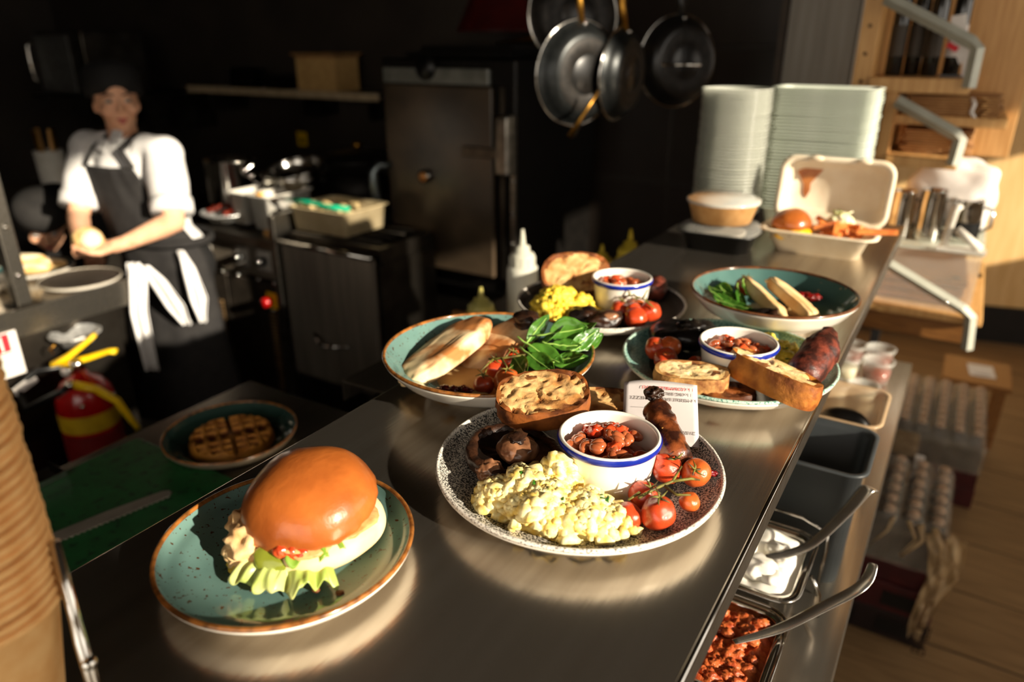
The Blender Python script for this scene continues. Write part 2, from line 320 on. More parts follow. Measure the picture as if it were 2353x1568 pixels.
# ================================================================ cooking line
def range_cooker():
    t = thing('range_cooker', 'black and steel range cooker with four control knobs', 'cooker', (-2.92, 2.42, 0))
    W, D = 0.5, 0.38
    MB().bb(-W, W, -D + 0.02, D, 0.12, 0.84).build('body', DSTEEL, t, smooth=False)
    MB().bb(-W, W, -D - 0.02, D, 0.84, 0.885).build('cooktop', STEELX, t, smooth=False, bevel=0.006)
    MB().bb(-W, W, -D + 0.005, -D + 0.02, 0.70, 0.84).build('control_panel', mat('panel_steel', (132, 122, 108), (112, 102, 88), rough=0.5, metal=0.3, scale=20), t, smooth=False, bevel=0.003)
    for kx in (-3.039, -2.907, -2.657, -2.516):
        x = kx + 2.92
        pl = MB().bb(x - 0.042, x + 0.042, -D + 0.001, -D + 0.005, 0.735, 0.825).build('knob_plate', mat('knob_plate_print', (196, 190, 180), (160, 154, 146), rough=0.5, metal=0.1, scale=60), t, smooth=False, bevel=0.002)
        k = MB().cyl((x, -D, 0.78), (x, -D - 0.03, 0.78), 0.023, 0.019, 24).build('knob', BLACKP, pl)
        MB().blob((x + 0.004, -D - 0.031, 0.784), 0.011).build('knob_cap', CHROME, pl)
    for x0, x1 in ((-0.49, -0.19), (-0.18, 0.13), (0.14, 0.49)):
        d = MB().bb(x0, x1, -D - 0.0, -D + 0.02, 0.14, 0.68).build('door', mat('black_door', (74, 66, 57), (56, 50, 43), rough=0.45, metal=0.4), t, smooth=False, bevel=0.004)
    for sx in (-2.857, -2.498):
        x = sx + 2.92
        for k in range(22): MB().bb(x - 0.018, x + 0.018, -D - 0.006, -D, 0.165 + 0.0175 * k, 0.174 + 0.0175 * k).build('vent_slat', mat('brass_slat', (170, 138, 94), (140, 110, 72), rough=0.5, metal=0.3), t, smooth=False)
    for bx in (-2.93, -2.80, -2.70, -2.56, -2.46): MB().blob((bx + 2.92, -D - 0.004, 0.69), 0.009).build('rivet', CHROME, t)
    for sx in (-1, 1):
        for sy in (-1, 1): MB().cyl((sx * 0.44, sy * 0.32, 0), (sx * 0.44, sy * 0.32, 0.12), 0.02).build('foot', DSTEEL, t)
    for gx in (-0.27, 0.23):
        g = MB()
        for k in range(4): g.bb(gx - 0.2 + 0.12 * k, gx - 0.185 + 0.12 * k, -0.26, 0.3, 0.885, 0.91)
        for k in range(2): g.bb(gx - 0.2, gx + 0.175, -0.26 + 0.545 * k, -0.245 + 0.545 * k, 0.885, 0.91)
        g.build('pan_grate', IRON, t, smooth=False)
    return t
range_cooker()
t = thing('isolator_switch', 'red knob on a yellow isolator plate on the cooker', 'switch', (-2.488, 2.034, 0.57))
MB().bb(-0.03, 0.035, -0.006, 0, 0.0, 0.075).build('plate', YEL, t, smooth=False, bevel=0.004)
MB().cyl((-0.008, -0.005, 0.034), (-0.008, -0.045, 0.034), 0.023, 0.02).build('knob', RED, t)
MB().cyl((0.002, 0.0, -0.02), (0.002, 0.0, 0.0), 0.008).build('conduit', CHROME, t)
# fryer
t = thing('fryer', 'steel fryer cabinet with plain brushed door beside the cooker', 'fryer', (-2.11, 2.36, 0))
MB().bb(-0.28, 0.26, -0.32, 0.03, 0.1, 0.86).build('body', DSTEEL, t, smooth=False)
MB().bb(-0.25, 0.245, -0.35, -0.325, 0.30, 0.885).build('door', mat('fryer_door_steel', (136, 128, 116), (112, 104, 94), rough=0.42, metal=0.55, scale=6, stretch=(4, 1, 0.3)), t, smooth=False, bevel=0.004)
MB().tube([(-0.26, -0.352, 0.895), (0.25, -0.352, 0.895)], 0.012, 10).build('rolled_edge', CHROME, t)
m = MB(); m.bb(-0.30, -0.27, -0.36, 0.03, 0.10, 1.00); m.build('side_splash', STEELX, t, smooth=False, bevel=0.003)
m = MB(); m.bb(-0.26, 0.25, -0.30, -0.28, 0.86, 0.92); m.bb(-0.26, 0.25, 0.01, 0.03, 0.86, 0.92); m.bb(0.23, 0.25, -0.28, 0.01, 0.86, 0.92); m.bb(-0.27, -0.25, -0.28, 0.01, 0.86, 0.92); m.build('oil_tank', DSTEEL, t, smooth=False)
MB().tube([(-0.10, -0.36, 0.52), (-0.02, -0.40, 0.49), (0.10, -0.36, 0.50)], 0.007).build('door_handle', CHROME, t)
for sx in (-1, 1): MB().cyl((sx * 0.2, 0, 0), (sx * 0.2, 0, 0.1), 0.02).build('foot', DSTEEL, t)
# oven
OVG = mat('smeared_oven_glass', (84, 70, 54), (52, 43, 33), rough=0.28, scale=5, spec=0.6)
t = thing('combi_oven', 'tall combi oven with smeared dark glass door and curved handle', 'oven', (-1.84, 2.83, 0))
MB().bb(-0.33, 0.33, -0.34, 0.36, 0.66, 1.60).build('housing', mat('oven_side', (30, 27, 24), (22, 20, 18), rough=0.4, metal=0.6), t, smooth=False, bevel=0.008)
MB().bb(-0.30, 0.24, -0.372, -0.345, 0.74, 1.50).build('door', OVG, t, smooth=False, bevel=0.006)
b = MB().bb(-0.305, 0.22, -0.362, -0.34, 1.505, 1.565).build('control_fascia', mat('pale_fascia', (150, 152, 146), (128, 130, 124), rough=0.35, metal=0.7), t, smooth=False, bevel=0.003)
MB().cyl((-0.08, -0.363, 1.565), (-0.08, -0.366, 1.565), 0.05, 0.05, 32).build('badge', BLACKP, b)
MB().tube([(-0.285, -0.372, 1.165), (-0.32, -0.41, 1.17), (-0.335, -0.43, 1.14), (-0.332, -0.43, 1.05), (-0.325, -0.415, 0.95), (-0.315, -0.385, 0.92)], [0.018, 0.02, 0.021, 0.02, 0.019, 0.016], 12).build('door_handle', mat('handle_metal', (120, 128, 130), (100, 108, 110), rough=0.3, metal=0.9), t)
k = MB().cyl((-0.09, -0.372, 1.138), (-0.09, -0.40, 1.138), 0.03, 0.026, 24).build('timer_knob', CHROME, t)
MB().blob((-0.087, -0.402, 1.138), (0.02, 0.012, 0.02)).build('knob_face', mat('amber_plastic', (214, 150, 74), (180, 110, 50), rough=0.3), k)
MB().bb(0.26, 0.32, -0.385, -0.345, 1.17, 1.40).build('latch', mat('latch_metal', (140, 136, 128), (110, 106, 98), rough=0.3, metal=1), t, smooth=False, bevel=0.01)
MB().bb(0.10, 0.27, -0.385, -0.372, 1.235, 1.275).build('latch_arm', mat('latch_metal2', (96, 88, 78), (76, 68, 60), rough=0.4, metal=1), t, smooth=False, bevel=0.004)
MB().bb(0.27, 0.29, -0.36, -0.34, 0.74, 1.50).build('door_post', DSTEEL, t, smooth=False)
MB().bb(0.315, 0.335, -0.355, -0.34, 0.70, 1.40).build('corner_strip', STEELX, t, smooth=False)
for zz in (0.9, 1.02, 1.15): MB().blob((0.325, -0.358, zz), 0.007).build('rivet', CHROME, t)
MB().bb(-0.30, 0.30, -0.30, 0.32, 0.06, 0.66).build('stand', DSTEEL, t, smooth=False)
for sx in (-1, 1):
    for sy in (-1, 1): MB().cyl((sx * 0.27, sy * 0.27, 0), (sx * 0.27, sy * 0.27, 0.06), 0.02).build('foot', DSTEEL, t)
# flat trays stacked on the oven
for k, (dx, w, rz) in enumerate(((-0.04, 0.26, 0.05), (0.02, 0.24, -0.08))):
    t = thing('baking_tray', ['large black baking tray lying on top of the oven', 'smaller black baking tray resting on the larger one'][k], 'tray', (-1.84 + dx, 2.78, 1.602 + 0.024 * k), rz)
    MB().bb(-w, w, -0.16, 0.16, 0, 0.004).build('base', BLACKM, t, smooth=False)
    m = MB(); m.bb(-w, w, -0.16, -0.155, 0.0, 0.022); m.bb(-w, w, 0.155, 0.16, 0, 0.022); m.bb(-w, -w + 0.005, -0.155, 0.155, 0, 0.022); m.bb(w - 0.005, w, -0.155, 0.155, 0, 0.022); m.build('rim', BLACKM, t, smooth=False)
t = thing('lamp_shade', 'dark red cone shaped lamp shade hanging above the oven', 'lamp', (-1.68, 2.65, 1.70))
MB().lathe([(0.175, 0.0), (0.17, 0.004), (0.06, 0.24), (0.02, 0.27)], seg=40).build('shade', mat('dark_red_enamel', (70, 14, 10), (56, 10, 8), rough=0.4), t, solid=0.003)
MB().cyl((0, 0, 0.26), (0, 0, 1.30), 0.006).build('cord', BLACKP, t)
MB().lathe([(0.001, 0.29), (0.026, 0.28), (0.026, 0.24), (0.001, 0.235)], seg=20).build('socket', BLACKP, t)
t = thing('brass_tongs', 'brass coloured tongs lying on the trays above the oven', 'tongs', (-1.60, 2.66, 1.655), -0.2)
for s in (-1, 1): MB().tube([(-0.13, 0.0, 0.0), (0.0, 0.012 * s, 0.012), (0.14, 0.03 * s, 0.022)], [0.004, 0.006, 0.005], 8).build('arm', mat('brass', (168, 124, 52), (140, 98, 38), rough=0.3, metal=1), t)

# wall shelf with box
t = thing('wall_shelf', 'steel wall shelf above the cooker', 'shelf', (-3.3, 3.2, 1.385))
MB().bb(-0.95, 0.62, -0.16, 0.15, 0, 0.02).build('board', STEELX, t, smooth=False, bevel=0.002)
for x in (-0.8, 0.0, 0.5): MB().bb(x, x + 0.02, -0.12, 0.15, -0.12, 0).build('bracket', DSTEEL, t, smooth=False)
MB().bb(-0.95, 0.62, -0.163, -0.158, -0.012, 0.026).build('edge_strip', mat('shelf_edge', (180, 160, 128), (160, 140, 110), rough=0.5), t, smooth=False)
t = thing('cardboard_box', 'beige cardboard box standing on the wall shelf', 'box', (-3.17, 3.18, 1.407), 0.0)
MB().prism([(-0.15, -0.09), (0.15, -0.09), (0.15, 0.09), (-0.15, 0.09)], 0, 0.175).build('carton', mat('beige_card', (196, 158, 98), (180, 142, 84), rough=0.8), t, smooth=False)
for s in (-1, 1): MB().box((0, s * 0.105, 0.185), (0.30, 0.05, 0.003), Matrix.Rotation(s * 0.5, 3, 'X')).build('flap', CARD, t, smooth=False)
def shelf_pan(x, w, h, label):
    t = thing('shelf_pot', label, 'pot', (x, 3.18, 1.407))
    MB().lathe([(0.001, 0.002), (w, 0.0), (w, h), (w + 0.006, h), (w - 0.004, h - 0.001), (w - 0.004, 0.006), (0.001, 0.006)], seg=32).build('body', BLACKM, t)
    MB().tube([(w, 0, h * 0.8), (w + 0.035, 0, h * 0.85), (w + 0.06, 0, h * 0.8)], 0.007).build('handle', BLACKM, t)
shelf_pan(-3.52, 0.12, 0.07, 'low black pot on the wall shelf beside the box')
shelf_pan(-3.85, 0.10, 0.11, 'taller black pot on the wall shelf further left')
t = thing('warning_sticker', 'small yellow sticker on the wall behind the pans', 'sticker', (-3.62, 3.358, 1.05))
MB().bb(-0.04, 0.04, -0.004, 0, 0, 0.085).build('label_face', YEL, t, smooth=False)
MB().prism([(-0.022, 0.018), (0.022, 0.018), (0, 0.06)], 0.0041, 0.0049, Matrix.Rotation(PI / 2, 3, 'X')).build('triangle', BLACKP, t, smooth=False)
# dim appliance at the upper left
t = thing('wall_microwave', 'grey microwave high on the wall at far left', 'microwave', (-4.75, 2.75, 1.36))
MB().bb(-0.26, 0.26, -0.18, 0.2, 0, 0.36).build('case', DSTEEL, t, smooth=False, bevel=0.006)
MB().bb(-0.25, 0.12, -0.19, -0.18, 0.02, 0.34).build('door', mat('grey_door', (92, 92, 90), (76, 76, 74), rough=0.4, metal=0.4), t, smooth=False)
MB().tube([(-0.24, -0.19, 0.06), (-0.25, -0.23, 0.09), (-0.25, -0.23, 0.28), (-0.24, -0.19, 0.31)], 0.012).build('handle', CHROME, t)
t = thing('microwave_shelf', 'dark bracket shelf under the grey microwave', 'shelf', (-4.75, 2.95, 1.335))
MB().bb(-0.4, 0.4, -0.4, 0.4, 0, 0.022).build('board', DSTEEL, t, smooth=False)
for s in (-0.3, 0.3): MB().bb(s, s + 0.02, -0.1, 0.41, -0.2, 0).build('bracket', DSTEEL, t, smooth=False)
t = thing('hood_panel', 'dark extraction hood hanging over the cooking line', 'hood', (-3.2, 2.7, 2.05))
MB().prism([(-1.1, -0.5), (1.1, -0.5), (1.1, 0.6), (-1.1, 0.6)], 0.10, 0.9).build('canopy', DSTEEL, t, smooth=False)
MB().bb(-1.12, 1.12, -0.53, -0.5, 0, 0.12).build('front_rail', STEELX, t, smooth=False)
# ================================================================ pots and tubs on the cooking line
t = thing('stock_pot', 'tall shiny steel stock pot behind the cook', 'pot', (-2.98, 2.30, 0.91))
MB().lathe([(0.001, 0), (0.12, 0), (0.122, 0.004), (0.122, 0.235), (0.127, 0.238), (0.118, 0.236), (0.117, 0.006), (0.001, 0.006)], seg=48).build('body', CHROME, t)
for s in (-1, 1): MB().tube([(s * 0.12, -0.03, 0.17), (s * 0.16, -0.03, 0.175), (s * 0.16, 0.03, 0.175), (s * 0.12, 0.03, 0.17)], 0.006).build('handle', CHROME, t)
def mixing_bowl(loc, r, h, label, tilt=0.0):
    t = thing('mixing_bowl', label, 'bowl', loc, rot=(tilt, 0, 0))
    pr = [(0.001, 0)] + [(r * math.sin(a), h * (1 - math.cos(a))) for a in [0.3 + i * (PI / 2 - 0.3) / 8 for i in range(9)]]
    pr = [(p[0], p[1]) for p in pr]
    MB().lathe(pr, seg=48).build('shell', CHROME, t, solid=0.002)
    MB().tube([(r * math.cos(a), r * math.sin(a), pr[-1][1]) for a in [2 * PI * i / 48 for i in range(48)]], 0.004, 6, closed=True).build('rim', CHROME, t)
mixing_bowl((-2.66, 2.40, 0.985), 0.155, 0.11, 'wide steel mixing bowl on top of the white tubs')
mixing_bowl((-2.655, 2.42, 1.035), 0.13, 0.09, 'smaller steel bowl nested crooked in the wide one', 0.25)
t = thing('steel_ladle', 'steel ladle with its handle leaning out of the bowls', 'ladle', (-2.82, 2.30, 1.10))
MB().tube([(0, 0, 0.03), (-0.05, -0.03, 0.0), (0.06, -0.02, -0.06)], [0.01, 0.006, 0.006]).build('handle', CHROME, t)
MB().lathe([(0.001, -0.10), (0.025, -0.095), (0.035, -0.07)], c=(0.08, -0.02, 0.0), seg=20).build('cup', CHROME, t, solid=0.002)
t = thing('braising_pan', 'dark shallow pan with a brass lid knob at the back of the line', 'pan', (-2.50, 2.66, 1.08))
MB().lathe([(0.001, 0), (0.17, 0), (0.18, 0.06), (0.186, 0.065), (0.174, 0.062), (0.165, 0.006), (0.001, 0.006)], seg=40).build('body', BLACKM, t)
MB().lathe([(0.176, 0.062), (0.15, 0.085), (0.06, 0.105), (0.001, 0.108)], seg=40).build('lid', BLACKM, t)
MB().blob((0, 0, 0.125), (0.025, 0.025, 0.02)).build('lid_knob', mat('brass', (168, 124, 52)), t)
MB().tube([(0.18, 0, 0.05), (0.24, 0, 0.06)], 0.009).build('handle', BLACKM, t)
t = thing('spare_burner_stand', 'dark iron stand lifting the pan behind the fryer', 'stand', (-2.50, 2.66, 0.911))
MB().lathe([(0.13, 0), (0.14, 0), (0.14, 0.166), (0.13, 0.166)], seg=32).build('ring', IRON, t)
MB().lathe([(0.001, 0.150), (0.13, 0.150), (0.13, 0.160), (0.001, 0.160)], seg=32).build('grill', IRON, t)
def rect_ring(w, d, r, n=5):
    out = []
    for cx, cy, a0 in ((w - r, d - r, 0), (-w + r, d - r, PI / 2), (-w + r, -d + r, PI), (w - r, -d + r, 1.5 * PI)):
        for i in range(n + 1): a = a0 + PI / 2 * i / n; out.append((cx + r * math.cos(a), cy + r * math.sin(a)))
    return out
def loft(rings, cap0=True, cap1=False):
    m = MB(); n = len(rings[0]); vs = [p for r in rings for p in r]; fs = []
    for i in range(len(rings) - 1):
        for j in range(n): fs.append((i * n + j, i * n + (j + 1) % n, (i + 1) * n + (j + 1) % n, (i + 1) * n + j))
    if cap0: fs.append(tuple(range(n))[::-1])
    if cap1: fs.append(tuple((len(rings) - 1) * n + j for j in range(n)))
    return m.add(vs, fs)
def pan_shell(w, d, h, taper=0.012, r=0.018, lip=0.010, th=0.003):
    """open rectangular tub: outside wall, flanged lip, inside wall and bottom"""
    R = lambda a, b, rr, z: [(x, y, z) for x, y in rect_ring(a, b, rr)]
    return loft([R(w - taper, d - taper, r, 0), R(w - taper * 0.3, d - taper * 0.3, r, h - 0.004), R(w + lip, d + lip, r + lip, h - 0.003), R(w + lip, d + lip, r + lip, h), R(w - 0.002, d - 0.002, r, h), R(w - taper * 0.3 - th, d - taper * 0.3 - th, r, h - 0.008), R(w - taper - th, d - taper - th, r, th)], True, True)
def tub(name, label, cat, loc, w, d, h, m, rz=0.0, group=None):
    t = thing(name, label, cat, loc, rz, group); pan_shell(w, d, h).build('shell', m, t, fix=True); return t
t = tub('plastic_tub', 'white plastic tub nearest the foil tray on the cooker', 'tub', (-2.71, 2.22, 0.91), 0.055, 0.13, 0.14, WHITEP)
t = tub('plastic_tub', 'white plastic tub in the middle with yellow peel on its edge', 'tub', (-2.545, 2.20, 0.91), 0.065, 0.13, 0.145, WHITEP)
MB().blob((0, -0.11, 0.150), (0.03, 0.016, 0.008), 2, 0.5, 2).build('yellow_peel', mat('yellow_peel', (252, 190, 24), (240, 170, 14), rough=0.5), t)
t = tub('plastic_tub', 'wide cream tub of scraps standing over the fryer', 'tub', (-2.20, 2.20, 0.935), 0.155, 0.13, 0.10, mat('cream_plastic', (206, 188, 150), (188, 168, 128), rough=0.4))
for k in range(14):
    MB().blob((random.uniform(-0.13, 0.13), random.uniform(-0.1, 0.1), 0.075 + random.uniform(0, 0.02)), (0.03, 0.022, 0.015), 2, 0.5, 2, k).build('scrap', mat('pale_scraps', (214, 190, 140), (190, 160, 106), rough=0.6), t)
t = thing('fryer_rack', 'thin steel rack bars across the fryer under the cream tub', 'rack', (-2.13, 2.2, 0.925))
for k in range(5): MB().cyl((-0.20, -0.14 + 0.07 * k, 0.003), (0.22, -0.14 + 0.07 * k, 0.003), 0.004, None, 8).build('bar', DSTEEL, t)
t = thing('spatula', 'spatula with a bright green handle lying on the cream tub', 'spatula', (-2.22, 2.10, 1.046))
MB().tube([(-0.17, 0, 0.006), (-0.06, 0.01, 0.004), (0.04, 0.0, 0.0), (0.17, 0.0, 0.002)], [0.01, 0.014, 0.013, 0.016], 10, flat=0.7).build('handle', mat('green_handle', (16, 186, 140), (10, 160, 118), rough=0.35), t)
MB().bb(-0.26, -0.17, -0.02, 0.02, 0.003, 0.007).build('blade', CHROME, t, smooth=False)
t = thing('foil_dish', 'shiny foil dish heaped with dark red chorizo', 'dish', (-2.83, 2.13, 0.911))
MB().lathe([(0.001, 0.001), (0.075, 0.0), (0.10, 0.03), (0.115, 0.033)], seg=40).jitter(0.004, 50).build('pan', ALU, t, solid=0.001)
MB().tube([(0.115 * math.cos(a), 0.115 * math.sin(a), 0.033) for a in [2 * PI * i / 40 for i in range(40)]], 0.005, 6, closed=True).jitter(0.003, 60).build('rim', ALU, t)
CHZ = mat('chorizo', (132, 42, 20), (78, 20, 10), rough=0.4, scale=60, spec=0.5)
for k in range(26):
    a = random.uniform(0, 6.28); r = 0.085 * math.sqrt(random.random())
    MB().blob((r * math.cos(a), r * math.sin(a), 0.038 + 0.03 * (1 - r / 0.085)), (random.uniform(0.012, 0.02), 0.014, 0.011), 2, 0.5, 2, k).build('chorizo_piece', CHZ, t)
t = thing('wood_block', 'small pale wooden block on the cooker edge', 'block', (-2.47, 2.11, 0.886))
MB().bb(-0.06, 0.06, -0.04, 0.04, 0, 0.022).build('plank', OAK, t, smooth=False, bevel=0.003)
MB().bb(-0.058, 0.058, -0.038, 0.038, 0.0221, 0.024).build('top_face', KRAFT, t, smooth=False)
# utensils at far left behind the cook
t = thing('utensil_tub', 'white utensil tub behind the cook at far left', 'tub', (-3.80, 1.90, 0.916))
MB().lathe([(0.001, 0), (0.055, 0), (0.065, 0.26), (0.061, 0.26), (0.052, 0.004), (0.001, 0.004)], seg=32).build('shell', WHITEP, t)
for k in range(4): MB().tube([(0.02 * math.cos(k * 1.6), 0.02 * math.sin(k * 1.6), 0.02), (0.05 * math.cos(k * 1.6), 0.05 * math.sin(k * 1.6), 0.36)], [0.006, 0.009]).build('spoon_handle', [OAK, mat('brass', (168, 124, 52))][k % 2], t)
bench('side_table', 'dark steel side table behind the cook at far left', -4.6, -3.63, 1.72, 2.3, 0.915)
t = thing('white_cloth', 'crumpled white cloth on the far left side table', 'cloth', (-3.72, 1.86, 0.916))
MB().blob((0, 0, 0.022), (0.07, 0.05, 0.024), 4, 0.5, 2.2, 3).build('cloth_body', PAPER, t)
MB().blob((0.05, 0.02, 0.016), (0.04, 0.03, 0.016), 3, 0.5, 2.6, 5).build('cloth_fold', PAPER, t)

# ================================================================ hanging pans
t = thing('pan_rail', 'dark iron rail carrying the hanging pans', 'rail', (-1.05, 2.15, 2.10))
MB().cyl((-0.75, -0.30, 0), (0.55, 0.30, 0), 0.010).build('bar', IRON, t)
for x in (-0.7, 0.5): MB().cyl((x, x * 0.4 / 0.9 - 0.02, 0), (x, x * 0.4 / 0.9 - 0.02, 0.90), 0.006).build('hanger', IRON, t)
def hang_pan(loc, r, h, face, label, m=NONSTICK, handle=0.22, brass=True):
    """frying pan hung by its handle; its underside looks along face"""
    t = thing('frying_pan', label, 'pan', loc); M = frame(UP, face)
    def L(prof, name, mm, seg=56):
        b = MB().lathe(prof, seg=seg); b.v = [tuple(M @ Vector(p)) for p in b.v]; return b.build(name, mm, t)
    L([(0.001, 0.0), (r * 0.70, 0.0), (r * 0.78, -0.004), (r * 0.90, -h * 0.5), (r, -h), (r + 0.004, -h), (r - 0.004, -h), (r * 0.76, -0.008), (0.001, -0.006)], 'body', m)
    L([(r * 0.68, 0.0005), (r * 0.66, 0.002), (r * 0.40, 0.002), (r * 0.38, 0.0004)], 'base_disc', IRON)
    L([(r * 0.36, 0.0004), (r * 0.34, 0.002), (0.001, 0.002)], 'base_centre', BLACKM)
    b = MB().tube([M @ Vector((r * math.cos(a), r * math.sin(a), -h)) for a in [2 * PI * i / 56 for i in range(56)]], 0.0035, 6, closed=True).build('rim', CHROME, t)
    MB().tube([M @ Vector((r - 0.01, 0, -h * 0.8)), M @ Vector((r + 0.06, 0, -h - 0.012)), M @ Vector((r + handle, 0, -h - 0.02))], [0.008, 0.012, 0.014], 10).build('handle', mat('brass', (168, 124, 52)) if brass else BLACKM, t)
    MB().blob(M @ Vector((r - 0.012, 0.0, 0.002 - h * 0.6)), 0.008).build('rivet', CHROME, t)
    return t
hang_pan((-1.005, 2.065, 1.570), 0.150, 0.050, (0.90, -0.43, -0.04), 'large black frying pan hanging nearest with its underside showing')
hang_pan((-1.14, 2.26, 1.745), 0.150, 0.05, (0.72, -0.68, 0.1), 'second frying pan half hidden behind the nearest hanging pan', IRON)
hang_pan((-0.925, 2.21, 1.565), 0.135, 0.045, (0.99, -0.02, -0.05), 'edge-on black frying pan hanging just right of the nearest pan')
hang_pan((-0.845, 2.47, 1.60), 0.145, 0.06, (0.80, -0.60, 0.0), 'widest dark pan hanging furthest right on the rail', BLACKM, brass=False)
t = thing('serving_tongs', 'thin serving tongs hanging below the nearest pan', 'tongs', (-0.99, 2.0, 1.40))
for s, mm in ((-1, mat('brass', (168, 124, 52))), (1, mat('latch_metal2', (96, 88, 78)))):
    MB().tube([(0.045, 0.02, 0.13), (0.0, 0.006 * s, 0.05), (-0.03, 0.010 * s, 0.0)], [0.004, 0.006, 0.008], 8).build('arm', mm, t)
t = thing('steel_skewer', 'short steel bar hanging across the widest pan', 'utensil', (-0.74, 2.12, 1.60))
MB().cyl((-0.05, -0.02, 0), (0.05, 0.02, 0.0), 0.004).build('bar', CHROME, t)
MB().tube([(0, 0, 0), (0.0, 0.0, 0.5)], 0.0015, 6).build('wire', IRON, t)

# ================================================================ tall fridge and shelf unit at the right
t = thing('tall_fridge', 'tall brushed grey fridge behind the container stacks', 'fridge', (-0.575, 3.5, 0))
MB().bb(-0.13, 0.135, -0.28, 0.28, 0.08, 2.3).build('body', DSTEEL, t, smooth=False)
MB().bb(-0.125, 0.13, -0.30, -0.28, 0.1, 2.28).build('door', mat('fridge_steel', (148, 142, 132), (132, 126, 116), rough=0.5, metal=0.3, scale=40, stretch=(1, 1, 0.05)), t, smooth=False, bevel=0.003)
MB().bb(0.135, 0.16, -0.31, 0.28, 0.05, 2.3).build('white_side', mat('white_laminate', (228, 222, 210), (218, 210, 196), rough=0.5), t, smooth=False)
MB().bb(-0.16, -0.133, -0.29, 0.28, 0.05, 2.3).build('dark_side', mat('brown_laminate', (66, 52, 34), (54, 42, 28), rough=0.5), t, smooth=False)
for s in (-0.1, 0.1): MB().cyl((s, 0, 0), (s, 0, 0.08), 0.02).build('foot', BLACKP, t)

t = thing('shelf_unit', 'plywood shelf unit with grey bent metal brackets', 'shelf', (-0.15, 2.45, 0))
def SU(n, x0, x1, y0, y1, z0, z1, m=OAK, **k): return MB().bb(x0 + 0.15, x1 + 0.15, y0 - 2.45, y1 - 2.45, z0, z1).build(n, m, t, smooth=False, bevel=0.002, **k)
p = SU('upright', -0.314, -0.268, 2.30, 2.62, 0.946, 2.4)
for z in (1.56, 1.63, 1.70, 1.77): MB().cyl((-0.291 + 0.15, 2.299 - 2.45, z), (-0.291 + 0.15, 2.297 - 2.45, z), 0.005, None, 10).build('screw', mat('dark_screw', (90, 60, 30), (70, 46, 24), rough=0.5), p)
SU('upright', -0.222, -0.193, 2.30, 2.62, 0.946, 1.535)
SU('shelf_board', -0.268, -0.03, 2.28, 2.62, 1.535, 1.572)
SU('shelf_board', -0.193, 0.07, 2.32, 2.62, 1.452, 1.476)
SU('shelf_board', -0.193, -0.02, 2.28, 2.62, 1.345, 1.372)
SU('back_panel', -0.268, 0.10, 2.62, 2.635, 1.345, 2.4)
GREY = mat('grey_bracket_paint', (182, 182, 168), (168, 168, 154), rough=0.4, metal=0.2)
def bracket(pts):
    o = MB().tube([(x + 0.15, 2.27 - 2.45, z) for x, z in pts], 0.016, 4).build('bracket', GREY, t, smooth=False); return o
bracket([(-0.262, 1.765), (-0.05, 1.660), (-0.033, 1.645), (-0.033, 1.552)])
bracket([(-0.192, 1.515), (-0.04, 1.438), (-0.026, 1.425), (-0.030, 1.360)])
# wine bottles on the top shelf
BG = mat('black_bottle_glass', (8, 9, 8), (14, 14, 12), rough=0.12, spec=0.6, coat=0.4)
bl = ['black wine bottle at the left end of the top shelf', 'second black wine bottle on the top shelf', 'third black wine bottle on the top shelf', 'black wine bottle at the right beside the white papers']
for k, x in enumerate((-0.228, -0.184, -0.139, -0.088)):
    t2 = thing('wine_bottle', bl[k], 'bottle', (x, 2.42 + 0.02 * (k % 2), 1.573), group='wine bottles on the top shelf')
    MB().lathe([(0.001, 0), (0.020, 0), (0.0215, 0.004), (0.0215, 0.19), (0.016, 0.215), (0.008, 0.24), (0.0075, 0.30), (0.009, 0.302), (0.009, 0.312), (0.001, 0.312)], seg=28).build('glass', BG, t2)
    MB().lathe([(0.0218, 0.05), (0.0218, 0.13)], seg=28).build('label_band', [mat('dim_label', (60, 50, 38), (50, 42, 32), rough=0.6), PAPER][k == 3], t2)
t2 = thing('price_cards', 'overexposed white paper cards stuck beside the bottles', 'paper', (-0.098, 2.36, 1.573))
for k, (x, z, w, h, r) in enumerate(((0.012, 0.10, 0.022, 0.055, 0.15), (0.03, 0.055, 0.02, 0.04, 0.5), (0.048, 0.015, 0.012, 0.028, 0.1))):
    MB().box((x, 0.0 + 0.002 * k, z + h / 2 * 0.5), (w * 1.6, 0.0015, h * 1.4), Matrix.Rotation(-r, 3, 'Y')).build('card', PAPER, t2, smooth=False)
MB().box((0.006, -0.003, 0.075), (0.030, 0.0015, 0.014), Matrix.Rotation(0.5, 3, 'Y')).build('red_strip', mat('red_print', (208, 28, 40)), t2, smooth=False)
MB().bb(-0.012, 0.06, 0.004, 0.012, 0.0, 0.006).build('clip_base', BLACKP, t2, smooth=False)
# folded brown paper bags
def bag_stack(z, n, x0, x1, label):
    for k in range(n):
        t2 = thing('paper_bag', label[0] if k == n - 1 else label[1] % nth(n - k), 'bag', ((x0 + x1) / 2 + random.uniform(-0.006, 0.006), 2.46, z + 0.0072 * k), random.uniform(-0.06, 0.06), group=label[2])
        MB().bb(-(x1 - x0) / 2, (x1 - x0) / 2, -0.10, 0.10, 0, 0.0066).build('folded_sheet', CARD, t2, smooth=False, bevel=0.0025)
        MB().tube([((x1 - x0) * 0.30, -0.10, 0.003), ((x1 - x0) * 0.33, -0.118, 0.004), ((x1 - x0) * 0.37, -0.10, 0.003)], 0.0028, 6).build('handle_loop', KRAFT, t2)
bag_stack(1.4765, 7, -0.165, 0.05, ('folded brown paper bag on top of the upper pile', 'folded brown paper bag, %s from the top of the upper pile', 'paper bags on the upper shelf'))
bag_stack(1.3725, 9, -0.165, 0.0, ('folded brown paper bag on top of the lower pile', 'folded brown paper bag, %s from the top of the lower pile', 'paper bags on the lower shelf'))
